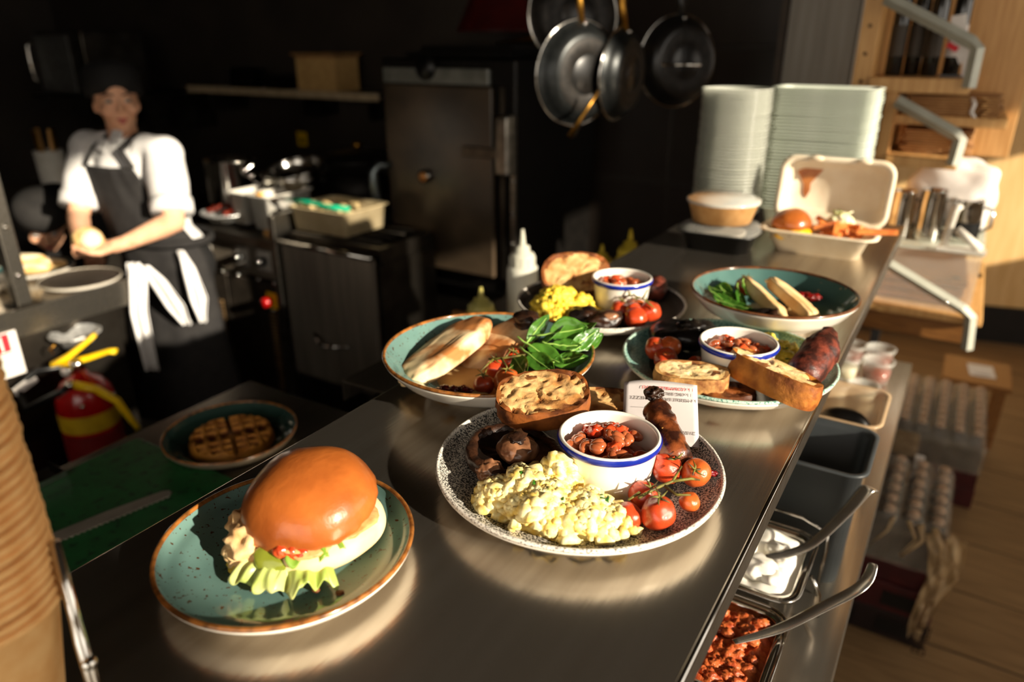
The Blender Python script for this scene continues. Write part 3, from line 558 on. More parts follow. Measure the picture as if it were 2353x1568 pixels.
t2 = thing('twine_loop', 'pale twisted paper handle hanging in front of the bag piles', 'twine', (-0.02, 2.34, 1.478))
MB().tube([(0.0, 0, 0.045), (0.008, -0.012, 0.03), (0.004, -0.012, 0.012), (0.016, -0.012, -0.005), (0.01, -0.012, -0.02)], 0.005, 8).build('loop', PAPER, t2)

# display counter with acrylic bread box, drawer and jugs
t = thing('display_counter', 'brown wooden front counter with a drawer below the acrylic box', 'counter', (-0.05, 2.62, 0))
MB().bb(-0.25, 0.165, -0.31, 0.32, 0.86, 0.925).build('drawer', OAKD, t, smooth=False, bevel=0.003)
MB().bb(-0.275, 0.175, -0.33, 0.34, 0.925, 0.945).build('worktop', OAK, t, smooth=False, bevel=0.003)
for lx in (-0.24, -0.13): MB().bb(lx, lx + 0.03, 0.26, 0.29, 0.0, 0.86).build('leg', PLINTH, t, smooth=False)
m = MB().tube([(-0.08, -0.345, 1.072), (0.12, -0.345, 0.975), (0.145, -0.345, 0.955), (0.155, -0.345, 0.86)], 0.015, 4).build('bracket', GREY, t, smooth=False)
MB().blob((0.078, -0.363, 0.992), 0.007).build('bracket_screw', CHROME, t)
t = thing('acrylic_box', 'clear acrylic box holding brown boards on the front counter', 'box', (-0.046, 2.56, 0.946))
m = MB(); m.bb(-0.14, 0.135, -0.24, -0.236, 0, 0.168); m.bb(-0.14, 0.135, 0.236, 0.24, 0, 0.168); m.bb(-0.14, -0.136, -0.236, 0.236, 0, 0.168); m.bb(0.131, 0.135, -0.236, 0.236, 0, 0.168)
m.build('walls', CLEAR, t, smooth=False)
MB().bb(-0.142, 0.138, -0.242, 0.242, 0.169, 0.175).build('lid', FROST, t, smooth=False, bevel=0.001)
MB().bb(0.137, 0.146, -0.20, -0.19, 0.10, 0.11).build('catch', CHROME, t, smooth=False)
for k in range(3):
    t2 = thing('serving_board', ['lowest brown serving board inside the acrylic box', 'middle brown serving board inside the acrylic box', 'top brown serving board inside the acrylic box'][k], 'board', (-0.055, 2.57, 0.950 + 0.026 * k), 0.02 * k)
    MB().bb(-0.12, 0.12, -0.2, 0.2, 0, 0.022).build('slab', OAKD, t2, smooth=False, bevel=0.004)
    MB().cyl((0.09, -0.17, 0.0221), (0.09, -0.17, 0.0226), 0.012).build('hang_hole', PLINTH, t2)
def jug(x, y, r, h, label, spout=True):
    t = thing('steel_jug', label, 'jug', (x, y, 1.122))
    MB().lathe([(0.001, 0), (r, 0), (r * 1.02, 0.004), (r * 0.98, h * 0.8), (r * 0.94, h), (r * 0.97, h + 0.002), (r * 0.91, h), (r * 0.94, 0.006), (0.001, 0.005)], seg=36).build('body', CHROME, t)
    MB().tube([(r, 0, h * 0.85), (r + 0.022, 0, h * 0.8), (r + 0.024, 0, h * 0.4), (r, 0, h * 0.25)], 0.005).build('handle', CHROME, t)
    return t
jug(-0.135, 2.42, 0.034, 0.135, 'tall steel jug beside the takeaway box')
jug(-0.060, 2.42, 0.036, 0.145, 'bright steel jug in the middle of the front counter')
t = jug(0.030, 2.46, 0.040, 0.12, 'dark handled coffee jug at the right of the front counter')
MB().lathe([(0.0405, 0.01), (0.0415, 0.06)], seg=36).build('dark_band', BLACKP, t)
t = thing('white_tap', 'overexposed white bent tap on the front counter', 'tap', (0.045, 2.36, 1.122))
MB().tube([(-0.055, -0.03, 0.0), (-0.045, -0.03, 0.11), (-0.035, -0.03, 0.125)], 0.010, 10).build('spout', mat('white_laminate', (228, 222, 210)), t)
MB().tube([(-0.03, -0.04, 0.06), (0.035, -0.04, 0.012)], 0.011, 10).build('lever', mat('white_laminate', (228, 222, 210)), t)
MB().bb(-0.07, 0.05, -0.055, -0.01, 0, 0.008).build('base', mat('white_laminate', (228, 222, 210)), t, smooth=False)
t = thing('napkin_bag', 'bright sunlit white bag of napkins behind the jugs', 'bag', (-0.02, 2.53, 1.122))
MB().blob((0, 0, 0.11), (0.115, 0.055, 0.115), 4, 0.18, 2.0, 4, e=0.75).build('bag_body', PAPER, t)
MB().blob((-0.07, -0.03, 0.215), (0.04, 0.025, 0.02), 3, 0.4, 2.0, 8).build('bag_neck', PAPER, t)

# ================================================================ bottle packs on the floor at the right
CAP = mat('crown_cap', (206, 170, 136), (160, 110, 84), rough=0.35, metal=0.5, scale=50)
BROWNG = mat('brown_bottle_glass', (40, 20, 10), (26, 12, 6), rough=0.12, spec=0.6)
FILM = mat('shrink_film', (214, 200, 178), (180, 166, 146), rough=0.22, bump=0.8, bscale=40, alpha=0.30)
REDC = mat('red_tray_card', (74, 18, 16), (58, 12, 12), rough=0.6)
bot = MB().lathe([(0.001, 0), (0.029, 0), (0.030, 0.004), (0.030, 0.13), (0.024, 0.155), (0.013, 0.19), (0.0125, 0.222), (0.001, 0.222)], seg=18).mesh('bottle', True, BROWNG)
capm = MB().lathe([(0.0155, 0.213), (0.0145, 0.222), (0.013, 0.227), (0.001, 0.228)], seg=14).mesh('cap', True, CAP)
def pack(loc, nx, ny, label, rz=0.0, tear=False, tray=REDC):
    t = thing('bottle_pack', label, 'bottle pack', loc, rz); W, D = nx * 0.031, ny * 0.031
    m = MB(); m.bb(-W, W, -D, D, 0, 0.003); m.bb(-W, W, -D, -D + 0.003, 0.003, 0.07); m.bb(-W, W, D - 0.003, D, 0.003, 0.07); m.bb(-W, -W + 0.003, -D, D, 0.003, 0.07); m.bb(W - 0.003, W, -D, D, 0.003, 0.07); m.build('card_tray', tray, t, smooth=False)
    for i in range(nx):
        for j in range(ny):
            o = bpy.data.objects.new('bottle', bot); C.objects.link(o); o.parent = t; o.location = (-W + 0.031 + 0.062 * i, -D + 0.031 + 0.062 * j, 0.0035)
            c = bpy.data.objects.new('cap', capm); C.objects.link(c); c.parent = o
    def f(u, v):
        x = (u - 0.5) * 2.06 * W; y = (v - 0.5) * 2.06 * D
        gx = abs(((x + W) / 0.062) % 1 - 0.5) * 2; gy = abs(((y + D) / 0.062) % 1 - 0.5) * 2
        z = 0.236 - 0.028 * max(gx, gy) ** 2 + 0.006 * nz((x * 30, y * 30, loc[1]))
        e = max(abs(u - 0.5), abs(v - 0.5)) * 2
        if e > 0.94: z -= (e - 0.94) / 0.06 * 0.05
        return (x, y, z)
    MB().sheet(f, nx * 8, ny * 8).build('shrink_film', FILM, t)
    m = MB()
    for s in (-1, 1):
        m.sheet(lambda u, v, s=s: ((u - 0.5) * 2.06 * W + 0.004 * nz((u * 9, v * 9, s)), s * (1.03 * D + 0.003 * nz((u * 12, v * 7, 3 + s))), 0.186 - 0.12 * v), 20, 8)
        m.sheet(lambda u, v, s=s: (s * (1.03 * W + 0.003 * nz((u * 12, v * 7, 6 + s))), (u - 0.5) * 2.06 * D, 0.186 - 0.12 * v), 20, 8)
    m.build('film_side', FILM, t)
    return t
pack((0.085, 3.16, 0.085), 6, 8, 'large shrink-wrapped pack of brown bottles furthest back on the floor')
t = thing('drinks_crate', 'dark red drinks case under the furthest bottle pack', 'case', (0.085, 3.16, 0))
MB().bb(-0.19, 0.19, -0.25, 0.25, 0, 0.083).build('carton', REDC, t, smooth=False, bevel=0.003)
for s in (-0.09, 0.09): MB().bb(s - 0.04, s + 0.04, -0.2515, -0.25, 0.02, 0.06).build('label_patch', BLACKP, t, smooth=False)
pack((0.01, 2.22, 0.195), 5, 6, 'torn shrink-wrapped bottle pack in front, nearest the serving bench')
for k in range(2):
    t = thing('drinks_crate', ['dark drinks case on the floor at the bottom of the near stack', 'dark drinks case directly under the torn bottle pack'][k], 'case', (0.01, 2.22, 0.0965 * k))
    MB().bb(-0.165, 0.165, -0.195, 0.195, 0, 0.095).build('carton', [mat('dark_case', (34, 18, 14), (26, 13, 10), rough=0.6), REDC][k], t, smooth=False, bevel=0.003)
    for s in (-0.08, 0.08): MB().bb(s - 0.05, s + 0.05, -0.1965, -0.195, 0.02, 0.07).build('label_patch', BLACKP, t, smooth=False)
# loose torn film hanging from the near pack
def strip(u, v):
    a = 0.03 * math.sin(v * 5) + 0.012 * nz((u * 4, v * 6, 1)); return (0.145 + (u - 0.5) * (0.10 - 0.07 * v) + a * 0.5, -0.20 - 0.05 * v + 0.03 * nz((u * 5, v * 8, 2)), 0.41 - 0.33 * v + 0.02 * nz((u * 5, v * 5, 9)))
t = thing('torn_film', 'crumpled torn plastic film hanging off the near bottle pack', 'plastic film', (0.01, 2.22, 0.0))
FILM2 = mat('crumpled_film', (206, 176, 132), (160, 128, 86), rough=0.35, alpha=0.75, bump=0.8, bscale=50)
MB().sheet(strip, 16, 40).build('hanging_strip', FILM2, t)
for k in range(5):
    x0 = random.uniform(-0.10, 0.12); MB().tube([(x0, -0.2, 0.42), (x0 + random.uniform(-0.03, 0.03), -0.215, 0.38), (x0 + random.uniform(-0.05, 0.05), -0.225, 0.32)], [0.012, 0.008, 0.004], 6, flat=0.4).jitter(0.006, 60, k).build('film_fold', FILM2, t)
text_obj('BALS', 0.05, mat('film_print', (70, 50, 28), (60, 42, 22), rough=0.6), t, Matrix.Translation((0.165, -0.275, 0.10)) @ Matrix.Rotation(PI / 2, 4, 'X') @ Matrix.Rotation(PI / 2, 4, 'Z'), name='film_lettering')
# small packets and the low wooden stool behind
t = thing('low_stool', 'low brown wooden stool behind the far bottle pack', 'stool', (0.235, 3.60, 0))
MB().bb(-0.14, 0.12, -0.15, 0.15, 0.28, 0.305).build('seat', OAKD, t, smooth=False, bevel=0.004)
for sx in (-0.11, 0.09):
    for sy in (-0.12, 0.12): MB().bb(sx - 0.015, sx + 0.015, sy - 0.015, sy + 0.015, 0, 0.28).build('leg', OAKD, t, smooth=False)
t = thing('label_sheet', 'pale paper sheet lying on the low stool', 'paper', (0.24, 3.60, 0.3065), 0.1)
MB().bb(-0.05, 0.05, -0.07, 0.07, 0, 0.001).build('sheet', PAPER, t, smooth=False)
MB().bb(-0.03, 0.03, -0.05, -0.04, 0.001, 0.0013).build('print_line', INKK, t, smooth=False)
t = thing('water_pack', 'clear wrapped pack with a faded yellow label under the counter', 'bottle pack', (-0.04, 2.62, 0.0))
MB().bb(-0.10, 0.10, -0.11, 0.11, 0.0, 0.36).build('wrapped_block', mat('dim_wrapped', (92, 82, 72), (60, 52, 44), rough=0.25, scale=22, bump=0.7, bscale=60), t, smooth=False, bevel=0.02)
MB().bb(0.03, 0.085, -0.1125, -0.11, 0.24, 0.33).build('yellow_label', mat('faded_label', (176, 124, 50), (150, 100, 36), rough=0.6), t, smooth=False)
MB().bb(0.09, 0.118, -0.116, -0.09, 0.10, 0.37).build('paper_tag', PAPER, t, smooth=False)
# ================================================================ the cook
SKIN = mat('skin', (228, 176, 142), (214, 158, 124), rough=0.5, scale=18, sss=0.15)
SHIRT = mat('white_cotton', (226, 224, 222), (212, 210, 208), rough=0.85, scale=20, bump=0.3, bscale=26)
APRON = mat('charcoal_apron', (34, 32, 31), (26, 24, 24), rough=0.85, scale=30, bump=0.2, bscale=22)
BLK = mat('black_cloth', (14, 13, 13), (10, 9, 9), rough=0.8, scale=20)
LIP = mat('lips', (176, 84, 76), (164, 74, 68), rough=0.4)
EYEW = mat('eye_white', (176, 166, 156), (166, 156, 146), rough=0.35); IRIS = mat('dark_iris', (40, 32, 26), (30, 24, 20), rough=0.2)
HAIR = mat('brown_hair', (74, 48, 30), (56, 36, 22), rough=0.5, scale=80, stretch=(1, 1, 0.1))
def head_parts(parent, mb, c, fwd, tilt_dn=0.0, s=1.0):
    """adds skull, jaw, nose, ears to mb; returns the face matrix (x = person's left in view, y = up, z = forward)"""
    f = (Vector(fwd).normalized() + Vector((0, 0, -tilt_dn))).normalized(); x = UP.cross(f).normalized(); u = f.cross(x)
    M = Matrix((x, u, f)).transposed(); c = Vector(c)
    P = lambda a, b, d: c + M @ Vector((a, b, d)) * s
    mb.blob(c + M @ Vector((0, 0.012, -0.012)) * s, (0.073 * s, 0.098 * s, 0.088 * s), 4, M=M)
    mb.blob(P(0, -0.052, 0.022), (0.054 * s, 0.062 * s, 0.062 * s), 4, M=M)
    mb.blob(P(0, -0.095, 0.05), (0.025 * s, 0.020 * s, 0.024 * s), 3, M=M)
    mb.tube([P(0, 0.004, 0.076), P(0, -0.022, 0.090), P(0, -0.036, 0.094)], [0.008 * s, 0.010 * s, 0.014 * s], 10)
    for q in (-1, 1):
        mb.blob(P(q * 0.071, -0.018, -0.008), (0.008 * s, 0.025 * s, 0.014 * s), 3, M=M)
        mb.blob(P(q * 0.042, -0.028, 0.056), (0.022 * s, 0.020 * s, 0.022 * s), 3, M=M)
    return M, P
def face(parent, M, P, s=1.0):
    for q in (-1, 1):
        e = MB().blob(P(q * 0.031, 0.002, 0.068), (0.013 * s, 0.008 * s, 0.010 * s), 3, M=M).build('eye', EYEW, parent)
        MB().blob(P(q * 0.031 + 0.003, 0.002, 0.0765), (0.0055 * s, 0.0060 * s, 0.0025 * s), 2, M=M).build('iris', IRIS, e)
        MB().tube([P(q * 0.014, 0.022, 0.080), P(q * 0.034, 0.027, 0.074), P(q * 0.052, 0.018, 0.058)], [0.003, 0.0038, 0.002], 6).build('eyebrow', HAIR, parent)
    MB().tube([P(-0.026, -0.064, 0.068), P(-0.010, -0.059, 0.081), P(0, -0.061, 0.083), P(0.010, -0.059, 0.081), P(0.026, -0.064, 0.068)], [0.002, 0.0055, 0.005, 0.0055, 0.002], 8).build('upper_lip', LIP, parent)
    MB().tube([P(-0.024, -0.066, 0.068), P(0, -0.071, 0.082), P(0.024, -0.066, 0.068)], [0.002, 0.0065, 0.002], 8).build('lower_lip', LIP, parent)
def hand(mb, wrist, palm, fdir, nrm, s=1.0, curl=0.9):
    """palm and five separate bent fingers; fdir = finger direction, nrm = palm side (fingers curl towards it)"""
    f = Vector(fdir).normalized(); n = Vector(nrm); n = (n - f * n.dot(f)).normalized(); b = f.cross(n); p = Vector(palm)
    M = Matrix((b, f, n)).transposed()
    mb.blob(p, (0.040 * s, 0.046 * s, 0.016 * s), 3, e=0.85, M=M)
    mb.tube([Vector(wrist), p - f * 0.03 * s], [0.024 * s, 0.023 * s], 12)
    for k, (o, l) in enumerate(((-0.029, 0.062), (-0.010, 0.074), (0.010, 0.070), (0.028, 0.054))):
        q = p + b * o * s + f * 0.032 * s; pts = [q - f * 0.012]; d = f.copy(); 
        for j, fr in enumerate((0.45, 0.32, 0.23)):
            a = curl * (0.4, 0.55, 0.5)[j]; d = (d * math.cos(a) + n * math.sin(a)).normalized() if j == 0 else (d * math.cos(a) + (n - d * n.dot(d)).normalized() * math.sin(a)).normalized()
            q = q + d * l * fr * s; pts.append(q)
        mb.tube(pts, [0.0100 * s, 0.0095 * s, 0.0088 * s, 0.0075 * s], 8)
        mb.blob(pts[-1], 0.0076 * s, 2)
    q = p - b * 0.034 * s - f * 0.012 * s; d1 = (f * 0.5 - b * 0.6 + n * 0.5).normalized(); d2 = (f * 0.8 + n * 0.5 - b * 0.1).normalized()
    mb.tube([q, q + d1 * 0.034 * s, q + d1 * 0.034 * s + d2 * 0.028 * s], [0.0125 * s, 0.0110 * s, 0.0085 * s], 8); mb.blob(q + d1 * 0.034 * s + d2 * 0.028 * s, 0.0086 * s, 2)

PR = Vector((-2.56, 1.62, 0))
W_ = lambda *p: Vector(p) - PR
ck = thing('person', 'cook in a white shirt, charcoal apron and black cap holding a bread roll', 'person', PR)
sA, sB = W_(-2.515, 1.655, 1.285), W_(-2.845, 1.575, 1.290); eA, eB = W_(-2.375, 1.56, 1.065), W_(-2.775, 1.44, 1.06)
wA, wB = W_(-2.325, 1.345, 1.045), W_(-2.555, 1.315, 1.020); hc = W_(-2.700, 1.628, 1.462); nk = W_(-2.69, 1.625, 1.33); pel = W_(-2.53, 1.62, 0.90)
sx = (sA - sB).normalized(); MT = frame(sx, UP)
chest = W_(-2.665, 1.625, 1.17); belly = W_(-2.60, 1.615, 1.02)
body = MB()
hM, hP = head_parts(ck, body, hc, (0.90, -0.42, 0))
body.tube([nk - UP * 0.04, hc - UP * 0.05 - hM.col[2] * 0.0], [0.056, 0.048], 16)
body.blob(chest, (0.15, 0.095, 0.16), 4, M=MT); body.blob(belly, (0.135, 0.095, 0.15), 4, M=MT); body.blob(pel, (0.16, 0.11, 0.12), 4, M=MT)
for s_, e_, w_ in ((sA, eA, wA), (sB, eB, wB)):
    body.blob(s_, 0.052, 3); body.tube([s_, s_.lerp(e_, 0.5), e_], [0.048, 0.045, 0.037], 14); body.blob(e_, 0.038, 3); body.tube([e_, e_.lerp(w_, 0.3), w_], [0.037, 0.038, 0.025], 14)
palmA = W_(-2.375, 1.292, 1.030); palmB = W_(-2.490, 1.292, 1.008)
hand(body, wA, palmA, (-0.85, -0.35, -0.15), (-0.1, -0.35, 0.9), 1.0, 0.75)
hand(body, wB, palmB, (0.80, -0.45, -0.10), (0.1, -0.3, 0.9), 1.0, 0.75)
for fx, fy in ((-2.60, 1.66), (-2.45, 1.64)):
    body.tube([pel + Vector((fx + 2.53, 0, -0.05)), W_(fx, fy - 0.02, 0.48), W_(fx, fy, 0.09)], [0.080, 0.056, 0.040], 14)
baked('body', body, SKIN, ck, 0.0055, 3)
face(ck, hM, hP)
sh = MB()
sh.blob(chest + UP * 0.005, (0.172, 0.115, 0.165), 4, 0.05, 2, 1, M=MT); sh.blob(belly, (0.155, 0.112, 0.16), 4, 0.05, 2, 2, M=MT); sh.blob(pel + UP * 0.04, (0.150, 0.108, 0.11), 4, M=MT)
sh.tube([chest + UP * 0.08, nk - UP * 0.01], [0.10, 0.066], 18)
for s_, e_ in ((sA, eA), (sB, eB)):
    sh.blob(s_ - UP * 0.005, 0.072, 3); sh.tube([chest.lerp(s_, 0.5) + UP * 0.05, s_, s_.lerp(e_, 0.45), s_.lerp(e_, 0.80)], [0.075, 0.070, 0.072, 0.066], 18)
sh.jitter(0.006, 14, 2)
so = baked('shirt', sh, SHIRT, ck, 0.009, 3)
for s_, e_ in ((sA, eA), (sB, eB)):
    a, b_ = s_.lerp(e_, 0.72), s_.lerp(e_, 0.86); MB().tube([a, b_], [0.072, 0.069], 20).jitter(0.003, 30).build('sleeve_cuff', SHIRT, so, solid=0.006)
fr = Vector((sx.y, -sx.x, 0))
for q in (-1, 1): MB().prism([(0, 0), (0.055, -0.01), (0.048, 0.035), (0.004, 0.05)], -0.003, 0.003, frame(sx * q, (fr + UP * 0.7)), nk + fr * 0.070 + UP * 0.000).build('collar_wing', SHIRT, so, smooth=False)
def ap(u, v):
    z = 1.245 - v * 0.95; k = min(1, max(0, (1.245 - z) / 0.30)); T = 0.60 + 0.85 * k; th = (u - 0.5) * 2 * T
    cz = min(max((z - 0.90) / 0.27, 0), 1); c = pel.lerp(chest, cz); c = Vector((c.x, c.y, z)); fl = max(0, 0.9 - z) * 0.14
    return c + sx * math.sin(th) * (0.186 + fl) + fr * math.cos(th) * (0.135 + fl) + fr * 0.006 * nz((u * 9, v * 3, 1)) * (1 + 2 * v)
apn = MB().sheet(ap, 28, 42).build('apron', APRON, ck, solid=0.004)
for u, q in ((0.0, -1), (1.0, 1)):
    p = Vector(ap(u, 0)); MB().tube([p + fr * 0.002, p.lerp(nk, 0.4) + fr * 0.035 + UP * 0.025, nk + sx * q * 0.062 + UP * 0.010 + fr * 0.01, nk - fr * 0.06 + sx * q * 0.03 + UP * 0.02], 0.013, 8, flat=0.35).build('neck_strap', APRON, apn)
MB().tube([Vector((pel.x, pel.y, 0.98)) + sx * math.sin(a) * 0.176 + fr * math.cos(a) * 0.134 for a in [2 * PI * i / 32 for i in range(32)]], 0.008, 6, flat=2.0, closed=True).build('waist_tie', APRON, apn)
tr = MB(); tr.blob(pel - UP * 0.02, (0.178, 0.128, 0.13), 4, M=MT)
for fx, fy in ((-2.61, 1.66), (-2.45, 1.64)): tr.tube([pel + Vector((fx + 2.53, 0, -0.04)), W_(fx, fy - 0.02, 0.48), W_(fx, fy, 0.05)], [0.10, 0.080, 0.068], 16)
baked('trousers', tr, BLK, ck, 0.012, 2)
for fx, fy in ((-2.61, 1.66), (-2.45, 1.64)): MB().blob(W_(fx + 0.01, fy - 0.05, 0.04), (0.045, 0.11, 0.042), 3).build('shoe', BLK, ck)
cap = MB(); cap.lathe([(0.001, 0.148), (0.04, 0.146), (0.078, 0.136), (0.096, 0.110), (0.099, 0.07), (0.094, 0.026), (0.088, 0.026), (0.092, 0.07), (0.001, 0.10)], seg=36)
Mc = Matrix.Rotation(-0.18, 3, hM.col[0])
cap.v = [tuple(hc - hM.col[2] * 0.018 - UP * 0.012 + Mc @ (Vector(p))) for p in cap.v]; co = cap.build('cap', BLK, ck)
MB().blob(hc - hM.col[2] * 0.080 - UP * 0.01, (0.05, 0.05, 0.055), 3).build('hair_bun', HAIR, ck)
for q in (-1, 1): MB().tube([hc + hM.col[0] * q * 0.070 + UP * 0.03 + hM.col[2] * 0.012, hc + hM.col[0] * q * 0.074 - UP * 0.02 - hM.col[2] * 0.004], [0.007, 0.003], 6).build('hair_lock', HAIR, ck)
# tea towels
def towel(name, label, pts, widths, m=SHIRT, n=26):
    t = thing(name, label, 'towel', pts[0]); base = Vector(pts[0]); P = [Vector(p) - base for p in pts]
    def f(u, v):
        k = v * (len(P) - 1); i = min(int(k), len(P) - 2); fr_ = k - i; c = P[i].lerp(P[i + 1], fr_); w = widths[i] * (1 - fr_) + widths[i + 1] * fr_
        return c + CR * (u - 0.5) * w + CF * 0.012 * math.sin(u * 14 + v * 3) * min(1, 0.3 + v) + CF * 0.006 * nz((u * 6, v * 5, base.x))
    MB().sheet(f, 24, n).build('cloth', m, t, solid=0.003)
    MB().tube([f(i / 20, 1.0) for i in range(21)], 0.0028, 6).build('hem', m, t)
    return t
towel('tea_towel', 'white tea towel hanging straight over the counter corner', [(-2.385, 1.385, 0.955), (-2.372, 1.375, 0.90), (-2.372, 1.36, 0.78), (-2.372, 1.37, 0.56)], [0.045, 0.07, 0.065, 0.05])
towel('tea_towel', 'folded white tea towel bunched right of the counter corner', [(-2.36, 1.40, 0.945), (-2.345, 1.43, 0.88), (-2.335, 1.475, 0.78), (-2.33, 1.51, 0.70)], [0.045, 0.065, 0.075, 0.03])
towel('tea_towel', 'white tea towel tucked at the right hip of the cook', [(-2.355, 1.55, 0.965), (-2.325, 1.545, 0.90), (-2.285, 1.54, 0.80), (-2.265, 1.535, 0.715)], [0.02, 0.05, 0.07, 0.02])
t = thing('bread_roll', 'round pale bread roll held in both hands of the cook', 'bread', (-2.432, 1.275, 1.055))
BUNP = mat('pale_crust', (240, 206, 146), (222, 176, 108), rough=0.6, scale=24)
MB().blob((0, 0, 0), (0.050, 0.045, 0.042), 4, 0.10, 2.2, 2).build('crust', BUNP, t)
MB().blob((0.032, -0.006, 0.004), (0.024, 0.034, 0.032), 3, 0.2, 3, 4).build('crumb', mat('crumb', (250, 232, 196), (238, 214, 170), rough=0.8), t)

# ---------------------------------------------------------------- second cook bending down
PR2 = Vector((-3.32, 1.60, 0)); W2 = lambda *p: Vector(p) - PR2 + Vector((0, 0.045, 0))
p2 = thing('person', 'second cook in a black cap bending low behind the counter', 'person', PR2)
b2 = MB(); h2 = W2(-3.135, 1.445, 0.985)
M2, P2 = head_parts(p2, b2, h2, (0.80, -0.55, 0), 0.75)
b2.tube([h2 + Vector((-0.03, 0.03, 0.0)), W2(-3.28, 1.56, 1.00)], [0.05, 0.06], 14)
b2.blob(W2(-3.36, 1.62, 0.95), (0.16, 0.13, 0.13), 4); b2.blob(W2(-3.42, 1.66, 0.78), (0.15, 0.13, 0.16), 4)
for fx in (-3.50, -3.36): b2.tube([W2(fx, 1.66, 0.74), W2(fx, 1.62, 0.42), W2(fx, 1.66, 0.05)], [0.09, 0.07, 0.05], 14)
for s_, e_, w_ in ((W2(-3.22, 1.70, 0.96), W2(-3.17, 1.62, 0.74), W2(-3.12, 1.50, 0.62)), (W2(-3.44, 1.52, 0.96), W2(-3.40, 1.44, 0.74), W2(-3.30, 1.42, 0.62))):
    b2.blob(s_, 0.055, 3); b2.tube([s_, e_, w_], [0.048, 0.04, 0.026], 12); hand(b2, w_, w_ + Vector((0.04, -0.05, -0.03)), (0.6, -0.6, -0.5), (0.3, -0.3, 0.8), 1.0, 0.5)
baked('body', b2, SKIN, p2, 0.007, 3); face(p2, M2, P2)
s2 = MB(); s2.blob(W2(-3.36, 1.62, 0.95), (0.18, 0.15, 0.145), 4); s2.blob(W2(-3.42, 1.66, 0.78), (0.17, 0.15, 0.17), 4)
for s_, e_ in ((W2(-3.22, 1.70, 0.96), W2(-3.17, 1.62, 0.74)), (W2(-3.44, 1.52, 0.96), W2(-3.40, 1.44, 0.74))): s2.blob(s_, 0.075, 3); s2.tube([s_, s_.lerp(e_, 0.7)], [0.07, 0.06], 14)
for fx in (-3.50, -3.36): s2.tube([W2(fx, 1.66, 0.74), W2(fx, 1.62, 0.42), W2(fx, 1.66, 0.04)], [0.105, 0.085, 0.07], 14)
baked('dark_clothes', s2, BLK, p2, 0.012, 2)
for fx in (-3.50, -3.36): MB().blob(W2(fx + 0.02, 1.60, 0.04), (0.045, 0.11, 0.042), 3).build('shoe', BLK, p2)
c2 = MB().lathe([(0.001, 0.135), (0.05, 0.132), (0.085, 0.115), (0.096, 0.08), (0.094, 0.030), (0.088, 0.032), (0.088, 0.08), (0.001, 0.10)], seg=32)
u2 = M2.col[1]; F2 = frame(M2.col[0], u2)
c2.v = [tuple(h2 - M2.col[2] * 0.014 - u2 * 0.012 + F2 @ Vector(p)) for p in c2.v]; c2.build('cap', mat('faded_black_cloth', (34, 32, 30), (26, 24, 23), rough=0.85), p2)

# ================================================================ things on the cook's counter
SPECK = mat('black_white_speckle', (214, 208, 196), (30, 28, 26), scale=620, rough=0.35, lo=0.46, hi=0.54, detail=2)
SPECKD = mat('dark_speckle_well', (70, 62, 54), (36, 31, 27), scale=520, rough=0.4, lo=0.4, hi=0.6, detail=2)
def plate(name, label, c, r, h, top, rim, under=CERAM, bowl=False, foot=0.58, seg=96, well=None, group=None, cat=None):
    t = thing(name, label, cat or ('bowl' if bowl else 'plate'), c, group=group)
    if bowl: tp = [(0.0, 0.008), (0.30 * r, 0.0085), (0.42 * r, 0.011), (0.56 * r, 0.010 + 0.12 * h), (0.70 * r, 0.010 + 0.33 * h), (0.84 * r, 0.62 * h), (0.95 * r, 0.88 * h), (0.992 * r, h)]; foot = 0.40
    else: tp = [(0.0, 0.007), (0.50 * r, 0.007), (0.62 * r, 0.0075), (0.72 * r, 0.0095), (0.82 * r, 0.30 * h + 0.006), (0.92 * r, 0.65 * h), (0.98 * r, 0.92 * h), (0.993 * r, h)]
    tp = smooth_prof(tp)
    if well: k = next(i for i, q in enumerate(tp) if q[0] > well[1] * r); MB().lathe(tp[:k + 1][::-1], seg=seg).build('well', well[0], t, fix=False); MB().lathe(tp[k:][::-1], seg=seg).build('rim_slope', top, t)
    else: MB().lathe(tp[::-1], seg=seg).build('well', top, t)
    th = 0.0045
    up = [(q[0] + th * 0.25, q[1] - th) for q in tp if q[0] > foot * r + 0.004 and q[1] - th > 0.002][::-1]
    MB().lathe([(0.998 * r, h - 0.001)] + up + [(foot * r + 0.003, 0.0035), (foot * r, 0.0), (foot * r - 0.006, 0.0), (foot * r - 0.009, 0.003), (0.0, 0.003)], seg=seg).build('underside', under, t, fix=False)
    MB().tube([(0.996 * r * math.cos(a), 0.996 * r * math.sin(a), h - 0.0006) for a in [2 * PI * i / seg for i in range(seg)]], 0.0022, 8, closed=True).build('rim', rim, t)
    return t
def smooth_prof(p, n=4):
    out = []
    for i in range(len(p) - 1):
        p0, p1, p2, p3 = p[max(i - 1, 0)], p[i], p[i + 1], p[min(i + 2, len(p) - 1)]
        for k in range(n):
            s = k / n; out.append(tuple(0.5 * (2 * p1[d] + (p2[d] - p0[d]) * s + (2 * p0[d] - 5 * p1[d] + 4 * p2[d] - p3[d]) * s * s + (3 * p1[d] - p0[d] - 3 * p2[d] + p3[d]) * s ** 3) for d in (0, 1)))
    return out + [p[-1]]
plate('dinner_plate', 'empty dark grey plate with pale rim on the cook counter', (-2.475, 1.245, 0.901), 0.125, 0.022, SPECKD, mat('pale_rim', (190, 182, 166), (150, 140, 124), rough=0.4, scale=200), seg=64)
plate('dinner_plate', 'teal plate of sliced bread rolls on the cook counter', (-2.735, 1.23, 0.901), 0.125, 0.024, TEALD, mat('pale_rim', (190, 182, 166)), seg=64)
